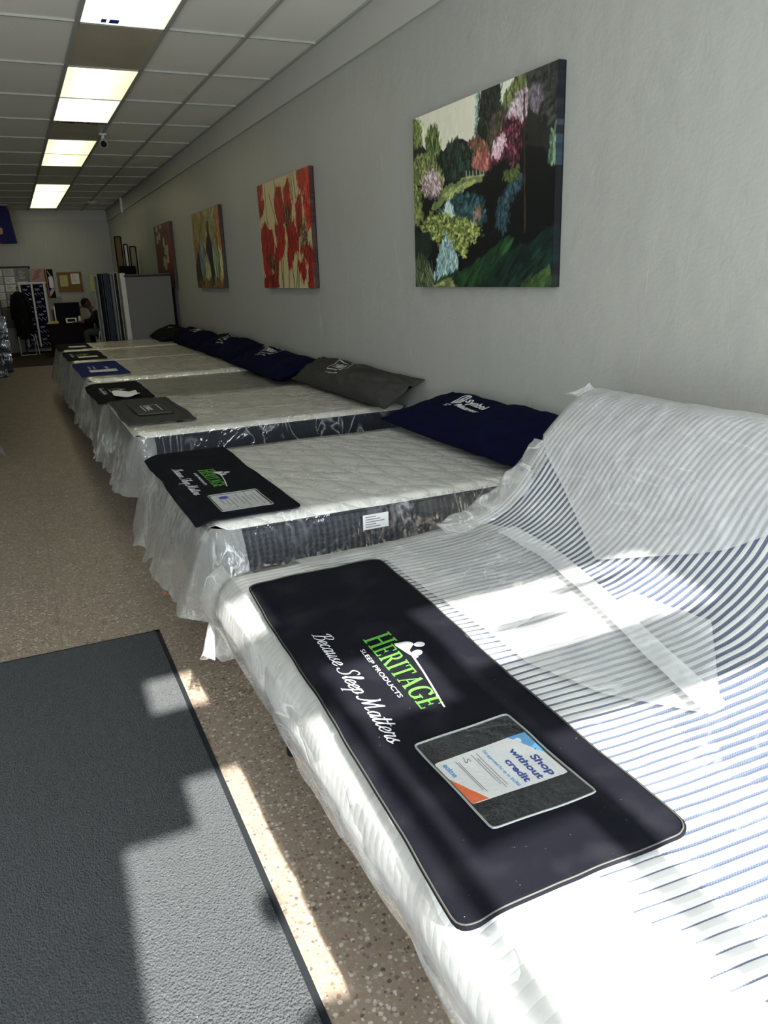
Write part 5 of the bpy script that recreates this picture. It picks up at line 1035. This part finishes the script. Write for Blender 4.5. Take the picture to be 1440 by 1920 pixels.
def person():
    r = empty('person', (PX, PY, .47)); tag(r, 'person in dark jacket, pale hood and cap, seated and leaning over the desk', 'person')
    # faces -x (towards the desk); local axes: -x forward
    V = [(0, 0, .10), (-.03, 0, .28), (-.12, 0, .46), (-.22, 0, .59), (-.31, 0, .70)]; E = [(0, 1), (1, 2), (2, 3), (3, 4)]; RR = [(.13, .16), (.12, .15), (.13, .17), (.065, .07), (.05, .05)]
    def chain(frm, pts, rad):
        i = frm
        for p, q in zip(pts, rad): V.append(p); RR.append(q); E.append((i, len(V)-1)); i = len(V)-1
        return i
    body = []
    for s in (-1, 1):
        chain(2, [(-.13, s*.17, .50), (-.24, s*.22, .33), (-.42, s*.14, .31), (-.50, s*.10, .315), (-.55, s*.09, .315)], [.062, .05, .038, .028, .03])
        chain(0, [(-.06, s*.10, .07), (-.42, s*.12, .08), (-.40, s*.13, -.20), (-.38, s*.13, -.38), (-.46, s*.13, -.43), (-.52, s*.13, -.435)], [.085, .062, .05, .038, .035, .025])
    b = skin_mesh('body', V, E, RR, W['skin'], r)
    # head with face
    hd = empty('head_helper') if 0 else None
    bm = bmesh.new(); bmesh.ops.create_uvsphere(bm, u_segments=28, v_segments=20, radius=1)
    for v in bm.verts:
        x, y, z = v.co; w = .078*(1-.18*max(0, -z)); v.co = Vector((x*.098-.012*max(0, -z), y*w, z*.118))
        if x < -.6: # face side: brow, eye sockets, nose, mouth, chin
            n = math.exp(-(y*y)/.012)*math.exp(-((z+.12)**2)/.05); v.co.x -= .022*n
            for e in (-.38, .38): v.co.x += .010*math.exp(-((y-e)**2)/.02-((z-.05)**2)/.01)
            v.co.x += .006*math.exp(-((z+.52)**2)/.004-(y*y)/.06)
    m = Matrix.Translation((-.325, 0, .725)) @ Matrix.Rotation(-.75, 4, 'Y'); bmesh.ops.transform(bm, matrix=m, verts=bm.verts); obj('head', bm, W['skin'], r, True)
    for s in (-1, 1): bm = bmesh.new(); bmesh.ops.create_uvsphere(bm, u_segments=10, v_segments=8, radius=1, matrix=m @ Matrix.Translation((0.0, s*.08, -.01)) @ Matrix.Diagonal((.017, .008, .028, 1))); obj('ear', bm, W['skin'], r, True)
    bm = bmesh.new(); bmesh.ops.create_uvsphere(bm, u_segments=24, v_segments=16, radius=1)
    bmesh.ops.delete(bm, geom=[v for v in bm.verts if v.co.z < .15], context='VERTS')
    for v in bm.verts: v.co = Vector((v.co.x*.108, v.co.y*.09, v.co.z*.128))
    add_box(bm, -.19, -.08, -.065, .065, .022, .032, .004); bmesh.ops.transform(bm, matrix=m, verts=bm.verts); obj('cap', bm, W['blackcloth'], r, True)
    # jacket, hood, trousers, shoes as clothing over the body
    JV = [(0, 0, .10), (-.03, 0, .28), (-.12, 0, .46), (-.17, 0, .53)]; JE = [(0, 1), (1, 2), (2, 3)]; JR = [(.155, .19), (.145, .18), (.15, .19), (.085, .10)]
    for s in (-1, 1):
        i = 2
        for p, q in zip([(-.13, s*.18, .50), (-.24, s*.23, .33), (-.44, s*.14, .31)], [.082, .068, .052]): JV.append(p); JR.append(q); JE.append((i, len(JV)-1)); i = len(JV)-1
    skin_mesh('jacket', JV, JE, JR, W['blackcloth'], r)
    bm = bmesh.new(); add_tube(bm, [(-.16+.10*math.cos(t), .12*math.sin(t), .57+.05*math.cos(t)) for t in np.linspace(-2.2, 2.2, 16)], .042, 10); obj('hood', bm, W['greyhood'], r, True)
    TV = [(0, 0, .08)]; TE = []; TR = [(.14, .16)]
    for s in (-1, 1):
        i = 0
        for p, q in zip([(-.06, s*.10, .07), (-.42, s*.12, .08), (-.40, s*.13, -.20), (-.385, s*.13, -.37)], [.10, .078, .066, .058]): TV.append(p); TR.append(q); TE.append((i, len(TV)-1)); i = len(TV)-1
    skin_mesh('trousers', TV, TE, TR, W['denim'], r)
    for s in (-1, 1): bm = bmesh.new(); add_box(bm, -.56, -.33, s*.13-.045, s*.13+.045, -.47, -.39, .03, 3); obj('shoe', bm, W['black'], r, True)
    # hands: palm with four fingers and a thumb each
    for s in (-1, 1):
        c = Vector((-.57, s*.09, .315)); V = [tuple(c+Vector((.03, 0, 0))), tuple(c-Vector((.04, 0, 0)))]; E = [(0, 1)]; RR = [(.026, .018), (.034, .014)]
        for f, (dy, l) in enumerate(((-.030, .068), (-.010, .080), (.010, .076), (.029, .058))):
            a = c+Vector((-.055, dy, 0)); b2 = c+Vector((-.055-l*.5, dy*1.1, .004)); d2 = c+Vector((-.055-l*.9, dy*1.15, -.018))
            k = len(V); V += [tuple(a), tuple(b2), tuple(d2)]; RR += [.010, .009, .0075]; E += [(1, k), (k, k+1), (k+1, k+2)]
        k = len(V); V += [tuple(c+Vector((-.01, -s*.035, -.004))), tuple(c+Vector((-.045, -s*.055, -.012)))]; RR += [.012, .009]; E += [(0, k), (k, k+1)]
        skin_mesh('hand', V, E, RR, W['skin'], r)
person()
tag(bx('floor_strip', -.35, 1.2, 17.9, 21.9, 0, .004, plain('dark_strip', (.035, .028, .022), .8)), 'dark strip on the floor before the desk', 'floor runner')  # thin dark strip laid over the far floor

# ------------------------------------------------------------------ left side: banner, upright stock, second bed row
def banner():
    r = empty('hanging_banner', (-.4, 20.5, ZC)); tag(r, 'navy banner with a red border and pale script, hanging from the ceiling', 'banner')
    a, b = np.meshgrid(np.linspace(-.95, .645, 60), np.linspace(0, 1, 40), indexing='ij'); 
    P = lambda x, z: (x, .035*math.sin(x*5)+.01*math.sin(z*8), z)
    f = np.vectorize(lambda x, t, k: P(x+.085*t, -.83*t-.0)[k], excluded=['k']); G_ = np.stack([f(a, b, k) for k in range(3)], -1); grid('cloth', G_, plain('banner_blue', (.012, .012, .085), .6, var=.3, vs=6), r, thick=.004)
    q = [box_poly(.60, -.83, .645, 0), box_poly(-.95, -.83, .645, -.785)]
    mp = lambda a, b: (a+.085*(-b/.83), .035*math.sin(a*5)-.006+.01*math.sin(b*8), b)
    q = ribbon([np.array((.625, -.83*t)) for t in np.linspace(0, 1, 12)], .04)+ribbon([np.array((-.95+1.59*t, -.805)) for t in np.linspace(0, 1, 30)], .045)
    decal('border', q, mp, plain('banner_red', (.20, .03, .04), .6), r)
    P, w = script_polys('add'); decal('script_lettering', fit(P, w, .44, .15, .10, -.36), mp, plain('peach_print', (.5, .3, .2), .6), r)
    P, w = font_polys('the USA', 1, .1); decal('small_lettering', fit(P, w, .40, .07, .08, -.74), mp, W['sprint'], r)
    decal('printed_block', [box_poly(.28, -.62, .45, -.48)], mp, plain('peach_block', (.5, .3, .2), .6), r)
    bm = bmesh.new(); add_tube(bm, [(-.96, 0, 0), (.65, 0, 0)], .012, 8); obj('top_rod', bm, W['white'], r)
banner()
G = 'upright stock standing along the left aisle'
slab('upright_mattress', -1.5, -.20, 17.3, 17.5, 1.45, 'pale upright mattress with dark edge tape on the left of the aisle, tallest there', 'upright mattress', W['greypanel'], W['black'], G, False)
slab('upright_mattress', -1.3, -.17, 17.0, 17.2, 1.06, 'blue-grey upright mattress on the left of the aisle, in front of the pale one', 'upright mattress', W['steelblue'], W['dark'], G)
def lean_wrap():
    r = empty('upright_mattress', (-.7, 16.2, 0)); tag(r, 'navy plastic wrapped mattress leaning low on the left of the aisle', 'upright mattress', G)
    bm = bmesh.new(); add_box(bm, -.8, .0, -.11, .11, 0, .80, .05, 3); 
    for v in bm.verts: v.co.x -= v.co.z*.22*(1 if v.co.x > -.2 else 0)
    o = obj('core', bm, W['sidenavy'], r); o.location = (.45, 0, 0)
    a, b = np.meshgrid(np.linspace(0, 1, 60), np.linspace(0, 1, 60), indexing='ij'); P = np.stack([-.82+.83*a-.22*b*.8*a, -.13+.03*fbm(a*6, b*8, 7), .02+.79*b], -1); o = grid('plastic_wrap', P, W['pl_side'], r); o.location = (.45, 0, 0)
lean_wrap()
LB = dict(x0=-2.4, x1=-.47, y0=7.85, y1=9.3, zt=.62, zb=.38, seed=8, top='cream2', side='sidewht', tape='sidewht', film='pl_top', amp=.006)
r = empty('mattress', (-1.45, 8.6, .38)); tag(r, 'plastic covered mattress across the aisle, only its skirt edge showing', 'mattress')
def local(o): o.location = -Vector(r.location); return o
local(bx('core', LB['x0'], LB['x1'], LB['y0'], LB['y1'], .38, .61, W['sidewht'], r, .04, 3)); local(grid('plastic_cover', top_surface(LB, .009, 60, 40, .006, 8), W['pl_top'], r))
y_, f_ = np.meshgrid(np.linspace(7.8, 9.35, 160), np.linspace(0, 1, 24), indexing='ij'); local(grid('plastic_skirt', np.stack([-.475+.13*f_*(1+.5*np.exp(-((y_-7.9)/.25)**2))+.02*f_*np.sin(y_*30), y_+.05*f_*np.sin(y_*9), .62-.52*f_*(1+.08*fbm(y_*8, y_*0, 3))], -1), W['pl_skirt'], r))
tag(bx('divan', -2.35, -.55, 7.95, 9.25, 0, .379, W['box'], None, .02), 'dark bed base across the aisle under the plastic covered mattress', 'bed base')

# ------------------------------------------------------------------ light
sun = bpy.data.lights.new('sun', 'SUN'); sun.energy = SUN_E = 29; sun.angle = math.radians(.7); sun.color = (1, .95, .88)
so = bpy.data.objects.new('sun', sun); C.objects.link(so); so.rotation_euler = Vector((.032, 1, -.78)).to_track_quat('-Z', 'Y').to_euler()
w = bpy.data.worlds.new('sky'); bpy.context.scene.world = w; w.use_nodes = True; nt = w.node_tree; bg = nt.nodes['Background']
bg.inputs['Color'].default_value = (.90, .95, 1, 1); bg.inputs['Strength'].default_value = 12.5
for x0, x1 in ((-.1, 2.4), (-3.2, -1.2)):
    al = bpy.data.lights.new('window_portal', 'AREA'); al.shape = 'RECTANGLE'; al.size = x1-x0; al.size_y = 2.69; al.cycles.is_portal = True
    ao = bpy.data.objects.new('window_portal', al); C.objects.link(ao); ao.location = ((x0+x1)/2, YF-.08, 1.795); ao.rotation_euler = (PI/2, 0, 0)
sc = bpy.context.scene
sc.view_settings.view_transform = 'Standard'; sc.view_settings.look = 'None'; sc.view_settings.exposure = .32; sc.view_settings.gamma = 1
sc.view_settings.use_curve_mapping = False
sc.cycles.use_denoising = True; sc.cycles.max_bounces = 8; sc.cycles.adaptive_threshold = .03; sc.cycles.transparent_max_bounces = 14; sc.cycles.diffuse_bounces = 4; sc.cycles.glossy_bounces = 3
sc.cycles.sample_clamp_indirect = 10; sc.cycles.caustics_reflective = False; sc.cycles.caustics_refractive = False
